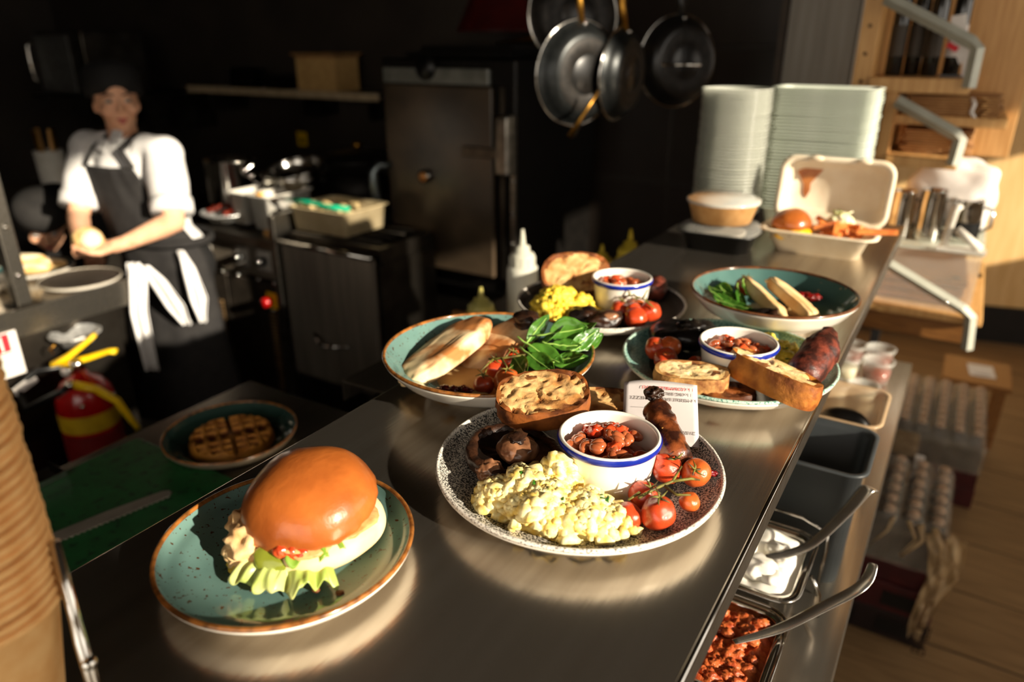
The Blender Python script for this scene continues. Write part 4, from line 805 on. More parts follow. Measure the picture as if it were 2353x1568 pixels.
for k, (x, y, z, rz, L) in enumerate(((-2.70, 1.20, 0.930, 0.6, 'long pale bread half lying on the teal plate nearest the post'), (-2.72, 1.27, 0.930, 0.5, 'pale bread half at the right end of the teal plate'), (-2.76, 1.21, 0.952, 0.9, 'topmost pale bread half on the teal plate'))):
    t = thing('bread_half', L, 'bread', (x, y, z), rz)
    MB().blob((0, 0, 0), (0.070, 0.030, 0.018), 3, 0.12, 2.0, k).build('crust', BUNP, t)
    MB().blob((0, 0, 0.006), (0.064, 0.026, 0.014), 3, 0.15, 2.4, k + 4).build('crumb', mat('crumb', (250, 232, 196)), t)
plate('small_bowl', 'pale bowl cut by the left picture edge on the cook counter', (-2.62, 1.02, 0.901), 0.075, 0.05, CERAM, mat('pale_rim', (190, 182, 166)), bowl=True, seg=48)

# ================================================================ fire extinguisher
t = thing('fire_extinguisher', 'red fire extinguisher with yellow levers and yellow hose pipe', 'extinguisher', (-2.29, 1.08, 0))
MB().lathe([(0.001, 0.0), (0.085, 0.0), (0.088, 0.01), (0.088, 0.575), (0.080, 0.62), (0.058, 0.655), (0.030, 0.672), (0.022, 0.69), (0.001, 0.69)], seg=48).build('cylinder', RED, t)
MB().lathe([(0.0888, 0.50), (0.0888, 0.56)], seg=48).build('yellow_band', mat('dull_yellow_label', (196, 160, 20), (170, 136, 14), rough=0.5), t)
MB().lathe([(0.0886, 0.25), (0.0886, 0.49)], seg=48).build('instruction_label', mat('dull_red_label', (120, 20, 16), (104, 14, 12), rough=0.5), t)
MB().lathe([(0.001, 0.69), (0.02, 0.69), (0.022, 0.725), (0.001, 0.73)], seg=20).build('valve', CHROME, t)
MB().tube([(-0.05, -0.05, 0.715), (-0.02, -0.01, 0.735), (0.02, 0.04, 0.78), (0.04, 0.055, 0.800)], [0.016, 0.018, 0.014, 0.012], 10, flat=0.55).build('squeeze_lever', YEL, t)
MB().tube([(-0.04, -0.03, 0.71), (0.02, 0.03, 0.725), (0.065, 0.075, 0.742), (0.085, 0.085, 0.742)], [0.016, 0.016, 0.013, 0.013], 10, flat=0.6).build('carry_handle', YEL, t)
MB().tube([(-0.045, -0.04, 0.75), (-0.05, -0.045, 0.765), (-0.04, -0.03, 0.78)], 0.003, 6).build('safety_pin', mat('brass', (168, 124, 52)), t)
g = MB().cyl((0.01, -0.03, 0.705), (0.025, -0.05, 0.705), 0.016, 0.016, 20).build('pressure_gauge', CHROME, t)
MB().cyl((0.0255, -0.0507, 0.705), (0.0265, -0.052, 0.705), 0.013, 0.013, 20).build('gauge_face', PAPER, g)
MB().tube([(-0.02, -0.02, 0.705), (-0.08, -0.08, 0.70), (-0.10, -0.14, 0.665), (-0.06, -0.15, 0.60), (0.03, -0.09, 0.65), (0.058, -0.062, 0.675)], 0.011, 10).build('hose', BLACKP, t)
MB().cyl((0.05, -0.068, 0.672), (0.066, -0.055, 0.678), 0.014).build('hose_collar', CHROME, t)
MB().tube([(0.062, -0.055, 0.676), (0.10, -0.008, 0.650), (0.13, 0.03, 0.600), (0.17, 0.055, 0.50)], [0.013, 0.013, 0.012, 0.010], 10).build('nozzle_pipe', YEL, t)
for yy in (-0.05, 0.05): MB().blob((0.075, yy, 0.60), 0.007).build('clip_stud', CHROME, t)
t = thing('hanging_tag', 'small white tag beside the hose of the extinguisher', 'tag', (-2.375, 0.955, 0.635))
MB().box((0, 0, 0.03), (0.004, 0.075, 0.028), Matrix.Rotation(0.35, 3, 'X')).build('tag_card', PAPER, t, smooth=False, bevel=0.001)
MB().tube([(0, 0.02, 0.04), (0.0, 0.05, 0.06)], 0.0015, 6).build('string', PAPER, t)

# ================================================================ prep bench: board, knife, waffle
t = thing('cutting_board', 'dark green plastic cutting board on the prep bench', 'board', (-1.07, 0.305, 0.9005))
MB().prism(rect_ring(0.255, 0.40, 0.01), 0, 0.016).build('slab', mat('green_board', (26, 92, 44), (20, 78, 36), rough=0.5, scale=30, c3=(14, 50, 26), c3scale=60), t, smooth=False, bevel=0.002)
t = thing('bread_knife', 'long serrated bread knife lying on the green board', 'knife', (-1.115, 0.52, 0.9175), math.atan2(0.178, 0.04))
prof = [(0.09, 0.010), (0.099, 0.004), (0.100, -0.004), (0.094, -0.012)]
n = 34; x = 0.094
for k in range(n): prof += [(x - 0.0045, -0.0165), (x - 0.009, -0.0125)]; x -= 0.009
prof += [(x, 0.016), (0.0, 0.017)]
MB().prism(prof, 0, 0.0016).build('blade', mat('knife_steel', (176, 166, 152), (160, 150, 136), rough=0.35, metal=0.5), t, smooth=False)
MB().tube([(x + 0.01, 0.0, 0.008), (x - 0.05, 0.0, 0.010), (x - 0.12, -0.004, 0.009)], [0.012, 0.014, 0.015], 10).build('handle', BLACKP, t)
t = thing('steel_tray', 'corner of a thin steel tray at the back of the prep bench', 'tray', (-1.33, 0.42, 0.9175))
MB().bb(-0.03, 0.03, -0.12, 0.13, 0, 0.002).build('base', CHROME, t, smooth=False)
m = MB(); m.bb(0.028, 0.03, -0.12, 0.13, 0.002, 0.012); m.bb(-0.03, 0.028, 0.128, 0.13, 0.002, 0.012); m.build('rim', CHROME, t, smooth=False)
plate('waffle_bowl', 'dark teal bowl with a brown rim holding the waffle', (-1.155, 0.80, 0.901), 0.128, 0.036, mat('dark_teal_glaze', (44, 70, 62), (36, 58, 52), rough=0.14, coat=0.6, scale=12), BROWNRIM, under=mat('dim_underglaze', (120, 110, 92), (106, 96, 80), rough=0.3), foot=0.5)
t = thing('waffle', 'round golden waffle in the dark teal bowl', 'waffle', (-1.155, 0.80, 0.911), 1.02)
WAF = mat('waffle_crust', (196, 132, 46), (164, 100, 30), rough=0.6, scale=40, bump=0.2); WAFD = mat('waffle_pocket', (124, 64, 16), (98, 48, 12), rough=0.6, scale=60)
for q in range(4):
    s_x, s_y = (1, -1)[q % 2], (1, -1)[q // 2]; R = 0.082
    def wf_(u, v, s_x=s_x, s_y=s_y):
        a = u * PI / 2; rr = 0.006 + v * (R - 0.006); x = 0.005 + rr * math.cos(a) * (R - 0.005) / R; y = 0.005 + rr * math.sin(a) * (R - 0.005) / R
        gx = abs(((x / 0.024)) % 1 - 0.5) * 2; gy = abs(((y / 0.024)) % 1 - 0.5) * 2; d = max(gx, gy)
        z = 0.020 - 0.011 * (1 - min(1, max(0, (d - 0.55) / 0.25)))
        if v > 0.93: z = 0.019 - (v - 0.93) / 0.07 * 0.019
        if v < 0.02: z = 0.010
        return (s_x * x, s_y * y, z)
    sec = MB().sheet(wf_, 40, 48)
    o = sec.build('waffle_quarter', WAF, t, fix=False); o.data.materials.append(WAFD)
    for pl in o.data.polygons:
        if pl.center.z < 0.0125 and (pl.center.x ** 2 + pl.center.y ** 2) ** 0.5 < 0.075: pl.material_index = 1
MB().lathe([(0.001, 0.001), (0.078, 0.001), (0.081, 0.008), (0.001, 0.009)], seg=48).build('waffle_base', WAF, t)

# ================================================================ squeeze bottles
def squeeze(loc, r, h, m, cm, label):
    t = thing('squeeze_bottle', label, 'bottle', loc)
    MB().lathe([(0.001, 0), (r, 0), (r, h * 0.66), (r * 0.96, h * 0.69), (r * 0.74, h * 0.70), (0.001, h * 0.70)], seg=32).build('body', m, t)
    c = MB().lathe([(r * 0.80, h * 0.69), (r * 0.80, h * 0.78), (r * 0.74, h * 0.80), (r * 0.5, h * 0.81), (r * 0.46, h * 0.86), (r * 0.22, h * 0.87), (r * 0.17, h * 0.93), (r * 0.10, h), (0.001, h)], seg=28).build('cap', cm, t)
    for k in range(12): a = 2 * PI * k / 12; MB().bb(-0.001, 0.001, -0.0008, 0.0008, h * 0.70, h * 0.775).build('cap_rib', cm, c, loc=(r * 0.805 * math.cos(a), r * 0.805 * math.sin(a), 0), smooth=False)
MILK = mat('milky_plastic', (206, 204, 190), (188, 186, 168), rough=0.35, scale=8, trans=0.15, ior=1.2)
MUST = mat('mustard_bottle', (196, 172, 60), (176, 150, 40), rough=0.35, scale=8, trans=0.1, ior=1.2)
squeeze((-0.845, 1.424, 0.971), 0.037, 0.288, MILK, MILK, 'tall milky squeeze bottle behind the back breakfast plate')
squeeze((-0.86, 1.27, 0.971), 0.035, 0.188, MUST, mat('clear_yellow', (206, 196, 120), (190, 178, 96), rough=0.2, trans=0.4, ior=1.2), 'short yellow squeeze bottle behind the teal bowl')
squeeze((-0.70, 1.725, 0.971), 0.037, 0.245, MUST, MUST, 'mustard yellow squeeze bottle behind the pass furthest right')
squeeze((-0.785, 1.74, 0.971), 0.035, 0.190, MUST, MUST, 'lower mustard bottle beside the furthest right squeeze bottle')
t = thing('kitchen_knife', 'thin kitchen knife lying on the bottle bench', 'knife', (-0.99, 1.52, 0.971), 0.15)
MB().bb(-0.02, 0.12, -0.012, 0.012, 0.001, 0.003).build('blade', CHROME, t, smooth=False)
MB().bb(-0.12, -0.02, -0.012, 0.012, 0, 0.014).build('handle', OAKD, t, smooth=False, bevel=0.004)

# ================================================================ cup stack and spike, nearest the camera
KC = mat('ripple_kraft', (246, 198, 132), (236, 180, 112), rough=0.75, scale=70)
cupm = MB().lathe([(0.029, 0.0), (0.0425, 0.088), (0.0450, 0.090), (0.0458, 0.0925), (0.0445, 0.0945), (0.0425, 0.0935), (0.0415, 0.089), (0.0285, 0.003), (0.001, 0.003)], seg=56).mesh('wall', True, KC)
rimm = MB().tube([(0.0448 * math.cos(a), 0.0448 * math.sin(a), 0.0925) for a in [2 * PI * i / 56 for i in range(56)]], 0.0027, 8, closed=True).mesh('rolled_rim', True, KC)
N = 31
for k in range(N):
    t = thing('paper_cup', 'brown paper cup nested in the tall stack at the left', 'cup', (-0.458 + random.uniform(-0.0006, 0.0006), 0.125 + random.uniform(-0.0006, 0.0006), HC + 0.0002 + 0.0068 * k), group='stacked paper cups')
    for nm, me in (('wall', cupm), ('rolled_rim', rimm)):
        o = bpy.data.objects.new(nm, me); C.objects.link(o); o.parent = t
t = thing('ticket_spike', 'thin steel ticket rod standing at the near left corner', 'spike', (-0.425, 0.145, HC))
MB().tube([(0.045, 0.0, 0.002), (0.012, 0.012, 0.062), (0.008, 0.014, 0.075), (0.0, 0.018, 0.129)], [0.0042, 0.0042, 0.0036, 0.0034], 10).build('rod', CHROME, t)
MB().blob((0.020, 0.010, 0.050), 0.0052, 2).build('collar', CHROME, t)
MB().lathe([(0.001, 0.006), (0.028, 0.005), (0.030, 0.0), (0.001, 0.0)], c=(0.045, 0, 0), seg=28).build('base', STEELX, t)
# ================================================================ food helpers
def zs(d, R, h):
    k = d / R; return 0.0075 if k < 0.65 else 0.0075 + (h - 0.0075) * ((k - 0.65) / 0.35) ** 1.3
EGG = mat('scrambled_curd', (252, 242, 186), (232, 198, 98), rough=0.5, scale=120, spec=0.35)
EGGY = mat('yellow_curd', (238, 212, 84), (222, 186, 48), rough=0.45, scale=90, spec=0.35)
HERB = mat('chopped_herb', (58, 120, 30), (40, 92, 20), rough=0.5)
TOM = mat('roast_tomato', (204, 80, 38), (172, 46, 24), rough=0.22, scale=46, lo=0.4, hi=0.62, coat=0.5, sss=0.12, bump=0.15, bscale=70)
TOMO = mat('orange_tomato', (214, 112, 48), (186, 72, 32), rough=0.2, scale=40, coat=0.5, sss=0.12, bump=0.15, bscale=70)
VINE = mat('tomato_vine', (120, 116, 44), (70, 52, 22), rough=0.6, scale=120)
MUSH = mat('roast_mushroom', (58, 34, 20), (24, 13, 8), rough=0.38, scale=70, bump=0.7, bscale=160, coat=0.1)
MUSHP = mat('pale_mushroom', (150, 104, 72), (70, 40, 24), rough=0.3, scale=60, bump=0.3, bscale=90, coat=0.2)
MUSHK = mat('black_mushroom', (22, 15, 11), (12, 8, 6), rough=0.35, scale=60, bump=0.6, bscale=120)
CRUMB = mat('toast_crumb', (212, 174, 116), (172, 118, 58), rough=0.75, scale=46, bump=0.6, bscale=150, c3=(110, 62, 24), c3scale=38, c3lo=0.60, c3hi=0.70)
CRUMBW = mat('pale_toast_crumb', (238, 210, 160), (218, 180, 116), rough=0.8, scale=50, bump=0.6, bscale=160)
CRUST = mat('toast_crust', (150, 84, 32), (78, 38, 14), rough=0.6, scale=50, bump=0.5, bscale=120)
CRUSTF = mat('floury_crust', (200, 152, 88), (128, 78, 36), rough=0.75, scale=70, bump=0.7, bscale=130)
SAUS = mat('grilled_sausage', (128, 66, 32), (44, 20, 12), rough=0.32, scale=60, bump=0.5, bscale=130, lo=0.40, hi=0.60, coat=0.3)
SAUSR = mat('red_sausage', (118, 54, 38), (50, 22, 16), rough=0.45, scale=70, bump=0.6, bscale=150, lo=0.38, hi=0.62)
BEAN = mat('baked_bean', (178, 98, 58), (142, 64, 34), rough=0.22, scale=60, coat=0.4, sss=0.1)
SAUCE = mat('tomato_sauce', (164, 66, 34), (128, 44, 22), rough=0.2, scale=60, coat=0.4, bump=0.3)
PITA = mat('toasted_pita', (240, 212, 164), (176, 112, 56), rough=0.75, scale=22, lo=0.42, hi=0.60, bump=0.25)
HUM = mat('hummus', (222, 184, 124), (206, 164, 102), rough=0.5, scale=30)
LEAF = mat('spinach', (76, 122, 40), (54, 98, 28), rough=0.32, scale=30, sss=0.1, coat=0.2)
LEAFV = mat('spinach_vein', (150, 186, 90), (130, 168, 72), rough=0.4)
LETT = mat('lettuce', (206, 206, 140), (158, 176, 82), rough=0.35, scale=26, sss=0.15, coat=0.2)
CHAR = mat('charred_crumb', (150, 92, 40), (84, 46, 20), rough=0.7, scale=70, bump=0.5, bscale=160)
SEED = mat('black_seed', (16, 14, 12), (10, 9, 8), rough=0.4)

def ramekin(c, r, label, blabel, nb=30, seed=1, h=0.056, fill=0.62):
    t = thing('ramekin', label, 'ramekin', c); R0 = r * 0.80
    pr = smooth_prof([(R0 - 0.004, 0.0), (R0, 0.002), (r * 0.88, h * 0.35), (r * 0.94, h * 0.75), (r * 0.975, h * 0.90), (r, h - 0.004), (r, h - 0.001), (r - 0.002, h), (r - 0.004, h - 0.002), (r * 0.915, h * 0.85), (r * 0.88, h * 0.5), (R0 - 0.004, 0.008)], 3)
    MB().lathe([(0.0, 0.0)] + pr + [(0.0, 0.007)], seg=72).build('body', CERAM, t)
    MB().lathe([(r * 0.979, h - 0.0086), (r + 0.0010, h - 0.0062), (r + 0.0016, h - 0.0035), (r + 0.0004, h - 0.0012)], seg=72).build('blue_rim', BLUE, t)
    b = thing('baked_beans', blabel, 'beans', (c[0], c[1], c[2] + 0.010)); rng = random.Random(seed); ri = r * 0.86; top = h * fill - 0.010
    sf = MB().lathe([(ri, top - 0.008), (ri * 0.8, top - 0.003), (ri * 0.4, top + 0.006), (0.0, top + 0.008)], seg=40); sf.jitter(0.0025, 90, seed); sf.build('sauce', SAUCE, b)
    bm_ = MB().blob((0, 0, 0), (0.0078, 0.0052, 0.0048), 2, fn=lambda q: Vector((q.x, q.y + 18 * q.x * q.x, q.z))).mesh('bean', True, BEAN)
    bm2 = MB().blob((0, 0, 0), (0.010, 0.0075, 0.006), 3, 0.5, 2.0, 3).mesh('tomato_chunk', True, TOM)
    for k in range(nb):
        a = rng.uniform(0, 2 * PI); q = ri * 0.88 * math.sqrt(rng.random()); o = bpy.data.objects.new('bean' if k % 6 else 'tomato_chunk', bm_ if k % 6 else bm2); C.objects.link(o); o.parent = b
        hz = top + 0.0015 + 0.012 * (1 - (q / ri) ** 2) + rng.uniform(-0.002, 0.003); o.location = (q * math.cos(a), q * math.sin(a), hz); o.rotation_euler = (rng.uniform(-0.6, 0.6), rng.uniform(-0.6, 0.6), rng.uniform(0, 6.3))
    return t
def curds(name, label, base, lumps, n, m, seed=1, size=(0.0028, 0.0065), sub=2, herbs=8, cat='scrambled tofu', R=None):
    rng = random.Random(seed); mb = MB(); base = Vector(base)
    def H(x, y): return max([l[3] * max(0, 1 - ((x - l[0]) ** 2 + (y - l[1]) ** 2) / l[2] ** 2) ** 0.6 for l in lumps])
    for l in lumps: mb.blob((l[0], l[1], 0.0), (l[2] * 0.86, l[2] * 0.86, l[3] * 0.84), 3, 0.35, 3, l[0] * 50, fn=lambda q: Vector((q.x, q.y, max(q.z, 0.0))))
    k = 0; tot = sum(l[2] ** 2 for l in lumps)
    while k < n:
        q = rng.random() * tot
        for l in lumps:
            q -= l[2] ** 2
            if q <= 0: break
        a = rng.uniform(0, 2 * PI); rr = l[2] * math.sqrt(rng.random()) * 1.02; x, y = l[0] + rr * math.cos(a), l[1] + rr * math.sin(a); s = rng.uniform(*size) * (1.6 if rng.random() < 0.12 else 1)
        if R and math.hypot(x, y) > R: continue
        mb.blob((x, y, max(H(x, y) - s * 0.25, s * 0.7) + (max(0, math.hypot(x, y) - 0.09) * 0.25 if R else 0)), (s * rng.uniform(0.8, 1.4), s * rng.uniform(0.8, 1.3), s * rng.uniform(0.7, 1.1)), sub, 0.55, 1.6, rng.uniform(0, 90)); k += 1
    t = thing(name, label, cat, base); o = mb.build('curds', m, t); o['kind'] = 'stuff'
    for k in range(herbs):
        l = rng.choice(lumps); x, y = l[0] + rng.uniform(-0.6, 0.6) * l[2], l[1] + rng.uniform(-0.6, 0.6) * l[2]
        MB().blob((x, y, H(x, y) + 0.003), (rng.uniform(0.003, 0.006), 0.0022, 0.0007), 2, 0.4, 2, k, M=frame((rng.uniform(-1, 1), rng.uniform(-1, 1), 0), (rng.uniform(-0.5, 0.5), rng.uniform(-0.5, 0.5), 1))).build('herb_leaf', HERB, t)
    return t
tomm = [MB().blob((0, 0, 0), (1, 1, 0.93), 4, 0.10, 1.3, s, fn=lambda q: q * (1 - 0.10 * math.exp(-((q.x) ** 2 + (q.y) ** 2) * 9) * (q.z > 0))).mesh('tomato', True, m_) for s, m_ in ((1, TOM), (2, TOM), (5, TOMO), (8, TOM))]
CAL = MB()
for k in range(5):
    a = 2 * PI * k / 5; CAL.tube([(0, 0, 0.0), (0.004 * math.cos(a), 0.004 * math.sin(a), 0.0012), (0.010 * math.cos(a + 0.2), 0.010 * math.sin(a + 0.2), 0.001 + 0.003 * (k % 2))], [0.0011, 0.0010, 0.0003], 5)
calm = CAL.mesh('calyx', True, VINE)
def tomato_obj(parent, c, r, k, tilt=None, cal=False):
    o = bpy.data.objects.new('tomato', tomm[k % 4]); C.objects.link(o); o.scale = (r, r, r); o.location = c; o.rotation_euler = tilt or (0.4 * math.sin(k * 2.1), 0.4 * math.cos(k * 1.3), k * 1.1)
    if parent: o.parent = parent
    return o
def truss(label, base, toms, stem, cals=()):
    t = thing('tomato_truss', label, 'tomatoes', base); b = Vector(base)
    for k, (x, y, z, r) in enumerate(toms): tomato_obj(t, Vector((x, y, z)) - b, r, k)
    for s in stem: MB().tube([Vector(p) - b for p in s], [0.0016] + [0.0014] * (len(s) - 2) + [0.0009], 6).build('vine_stem', VINE, t)
    for k, p in enumerate(cals):
        o = bpy.data.objects.new('calyx', calm); C.objects.link(o); o.parent = t; o.location = Vector(p) - b; o.rotation_euler = (0.5 * math.sin(k), 0.5 * math.cos(k * 2), k)
    return t
def bread_slice(name, label, c, M, a, b, th, crumb=CRUMB, crust=CRUST, seed=1.0, e=0.62, cat='toast', rough=0.0022, N=44, rings=9, holes=0.0035, char=True):
    t = thing(name, label, cat, c)
    def ol(i): 
        q = 2 * PI * i / N; x = math.copysign(abs(math.cos(q)) ** e, math.cos(q)); y = math.copysign(abs(math.sin(q)) ** e, math.sin(q)); k = 1 + 0.07 * nz((math.cos(q) * 1.4, math.sin(q) * 1.4, seed)); return Vector((x * a * k, y * b * k, 0))
    top = MB()
    for sgn in (1, -1):
        vs = []; 
        for j in range(rings + 1):
            f = j / rings
            for i in range(N):
                p = ol(i) * f; d = (nz((p.x * 90, p.y * 90, seed + sgn)) * 0.6 + nz((p.x * 220, p.y * 220, seed)) * 0.4) * holes * (1 if j < rings else 0.0)
                if nz((p.x * 130, p.y * 130, seed * 3)) > 0.28 and j < rings: d -= holes * 0.9
                vs.append(M @ Vector((p.x, p.y, sgn * (th / 2 + d))))
        fs = [(j * N + i, j * N + (i + 1) % N, (j + 1) * N + (i + 1) % N, (j + 1) * N + i) for j in range(rings) for i in range(N)]
        top.add(vs, fs)
    tb = top.build('crumb', crumb, t, fix=True); tb.data.materials.append(crust); tb.data.materials.append(CHAR); Mi = M.inverted()
    for pl in tb.data.polygons:
        q = Mi @ pl.center; k = max(abs(q.x) / a, abs(q.y) / b); s_ = nz((q.x * 55, q.y * 55, seed + 2))
        if math.hypot(q.x / a, q.y / b) > 0.93 + 0.10 * s_: pl.material_index = 1
        elif char and s_ + 0.55 * (k - 0.75) > 0.34: pl.material_index = 2
    cr = MB(); vs = []; K = 5
    for j in range(K + 1):
        z = th * (j / K - 0.5); bul = 1 + 0.03 * math.cos((j / K - 0.5) * PI)
        for i in range(N): p = ol(i) * bul; p = p + p.normalized() * rough * nz((i * 0.7, j * 1.3, seed)) ; vs.append(M @ Vector((p.x, p.y, z)))
    cr.add(vs, [(j * N + i, j * N + (i + 1) % N, (j + 1) * N + (i + 1) % N, (j + 1) * N + i) for j in range(K) for i in range(N)])
    cr.build('crust', crust, t, fix=True)
    return t
def sausage(name, label, pts, rs, m, seed=1, cat='sausage'):
    b = Vector(pts[0]); t = thing(name, label, cat, b); mb = MB(); P = [Vector(p) - b for p in pts]; n = 18; pp, rr = [], []
    for i in range(n + 1):
        k = i / n * (len(P) - 1); j = min(int(k), len(P) - 2); f = k - j; f = f * f * (3 - 2 * f) if len(P) > 2 else f; pp.append(P[j].lerp(P[j + 1], k - j)); rr.append((rs[j] * (1 - f) + rs[j + 1] * f) * (1 + 0.10 * nz((i * 0.6, seed, 0))) * min(1, 0.35 + 2.4 * math.sqrt(min(i, n - i) / n)))
    mb.tube(pp, rr, 22); mb.jitter(0.0016, 140, seed); mb.jitter(0.0012, 300, seed); mb.build('casing', m, t)
    return t, P
def leaf(label, c, xdir, nrm, L, W, curl=0.3, stem=0.4, group=None, seed=1.0):
    t = thing('spinach_leaf', label, 'leaf', c, group=group); M = frame(xdir, nrm)
    def f(u, v):
        x = (u - 0.0) * L; w = W * math.sin(PI * min(1, u * 0.96 + 0.04)) ** 0.75 * (1 - 0.25 * u) * (v - 0.5) * 2; z = curl * L * (u - 0.4) ** 2 + 6 * w * w * (4 if curl > 0 else 2) + 0.0018 * nz((u * 7, v * 6, seed))
        return M @ Vector((x, w, z))
    MB().sheet(f, 16, 10).build('blade', LEAF, t, solid=0.0004)
    rib = [Vector(f(i / 8, 0.5)) + M @ Vector((0, 0, 0.0005)) for i in range(8)]
    MB().tube([M @ Vector((-stem * L, 0, 0.004)), M @ Vector((-stem * L * 0.5, 0, 0.001))] + rib, [0.0013] * 3 + [0.0010] * 4 + [0.0007] * 2 + [0.0003], 6).build('stem', LEAFV, t)
    return t

# ================================================================ front plate: full breakfast
c1 = Vector((-0.270, 0.566, HC))
plate('breakfast_plate', 'large black and white speckled plate with the nearest full breakfast', c1, 0.140, 0.025, SPECK, mat('white_speckled_rim', (224, 218, 206), (120, 112, 102), rough=0.3, scale=500, lo=0.5, hi=0.62), well=(SPECKD, 0.66))
rc = (-0.239, 0.568, HC + 0.0075)
ramekin(rc, 0.0485, 'white blue-rimmed ramekin on the nearest speckled plate', 'baked beans in the ramekin on the nearest speckled plate', 46, 3)
curds('scrambled_tofu', 'heap of scrambled tofu in front of the nearest ramekin', (c1.x, c1.y, HC + 0.007),
      [(0.008, -0.080, 0.040, 0.034), (-0.016, -0.070, 0.034, 0.036), (0.040, -0.072, 0.036, 0.030), (0.004, -0.048, 0.020, 0.046), (0.064, -0.066, 0.026, 0.022), (-0.034, -0.082, 0.028, 0.026), (0.022, -0.094, 0.024, 0.022)], 1250, EGG, 5, (0.0018, 0.0062), herbs=12, R=0.118)
T1 = [(-0.186, 0.586, 1.282, 0.0150), (-0.184, 0.612, 1.283, 0.0135), (-0.160, 0.594, 1.282, 0.0140), (-0.192, 0.545, 1.274, 0.0140), (-0.170, 0.522, 1.276, 0.0158), (-0.1925, 0.512, 1.271, 0.0125), (-0.152, 0.553, 1.276, 0.0095)]
truss('seven glossy roasted vine tomatoes on the nearest speckled plate', (-0.172, 0.557, HC + 0.008), T1,
      [[(-0.188, 0.520, 1.287), (-0.180, 0.540, 1.288), (-0.170, 0.556, 1.290), (-0.168, 0.572, 1.298)], [(-0.176, 0.548, 1.289), (-0.162, 0.546, 1.284), (-0.150, 0.548, 1.287)], [(-0.170, 0.556, 1.290), (-0.158, 0.572, 1.288), (-0.152, 0.580, 1.284)], [(-0.190, 0.528, 1.287), (-0.196, 0.516, 1.284)]],
      [(-0.1845, 0.540, 1.287), (-0.170, 0.523, 1.2915), (-0.158, 0.582, 1.292), (-0.178, 0.584, 1.296)])
t = thing('portobello_mushroom', 'large dark roasted mushroom on the nearest speckled plate', 'mushroom', (-0.331, 0.540, HC + 0.009), rot=(0.05, 0.10, 0.4))
MB().lathe(smooth_prof([(0.0, 0.0), (0.028, 0.001), (0.043, 0.008), (0.0495, 0.018), (0.047, 0.025), (0.040, 0.0255), (0.036, 0.020)], 3), seg=96).jitter(0.003, 60, 2).jitter(0.0012, 200, 2).build('cap', MUSH, t)
MB().lathe([(0.038, 0.0215), (0.028, 0.0190), (0.012, 0.0205), (0.0, 0.021)], seg=56).jitter(0.0022, 160, 4).build('gills', MUSHK, t)
MB().blob((0.004, -0.008, 0.030), (0.021, 0.019, 0.014), 5, 0.10, 1.8, 4, fn=lambda q: q * (1 + 0.03 * nz((q.x * 300, q.y * 300, q.z * 300)))).build('stalk', MUSHP, t)
MB().blob((0.002, -0.006, 0.043), (0.009, 0.012, 0.0035), 3, 0.5, 2, 6).build('stalk_scar', MUSH, t)
MB().blob((-0.018, -0.036, 0.018), (0.013, 0.012, 0.012), 5, 0.2, 2.4, 7).build('side_lump', MUSHP, t)
n1 = (-CF * 0.27 + UP * 0.95 + CR * -0.06)
bread_slice('sourdough_toast', 'thick grilled sourdough slice leaning at the back of the nearest plate', (-0.335, 0.609, 1.3065), frame(CR + UP * 0.10, n1), 0.050, 0.035, 0.023, seed=3.3, e=0.80, N=72, rings=18, holes=0.0038)
bread_slice('sourdough_toast', 'small toast corner lying behind the nearest ramekin', (-0.300, 0.672, 1.281), frame(CR, (0.1, -0.2, 1)), 0.040, 0.024, 0.016, seed=7.3, e=0.7)
t, P = sausage('sausage', 'browned sausage standing against the order ticket', [(-0.226, 0.651, 1.312), (-0.208, 0.630, 1.299), (-0.178, 0.596, 1.283)], [0.0135, 0.0160, 0.0165], SAUS, 2)
MB().blob((-0.004, 0.006, 0.008), (0.010, 0.009, 0.007), 4, 0.4, 2.6, 5).build('burnt_tip', MUSH, t)
MB().blob(P[1] + Vector((0.0045, -0.0085, -0.001)), (0.0075, 0.0085, 0.013), 4, 0.25, 2, 3, M=frame(P[2] - P[1], (0.3, -0.6, 0.7))).build('split', mat('sausage_split', (196, 150, 82), (160, 104, 50), rough=0.35, coat=0.4, scale=80), t)
t = thing('chutney_blob', 'dark red chutney spot by the sausage tip', 'chutney', (-0.156, 0.611, 1.271))
MB().blob((0, 0, 0.004), (0.010, 0.006, 0.004), 3, 0.6, 2, 2).build('spot', mat('beet_chutney', (110, 16, 22), (84, 10, 16), rough=0.15, coat=0.5), t)
MB().blob((0.008, 0.003, 0.003), (0.004, 0.003, 0.003), 2, 0.5, 2, 5).build('drip', mat('beet_chutney', (110, 16, 22)), t)
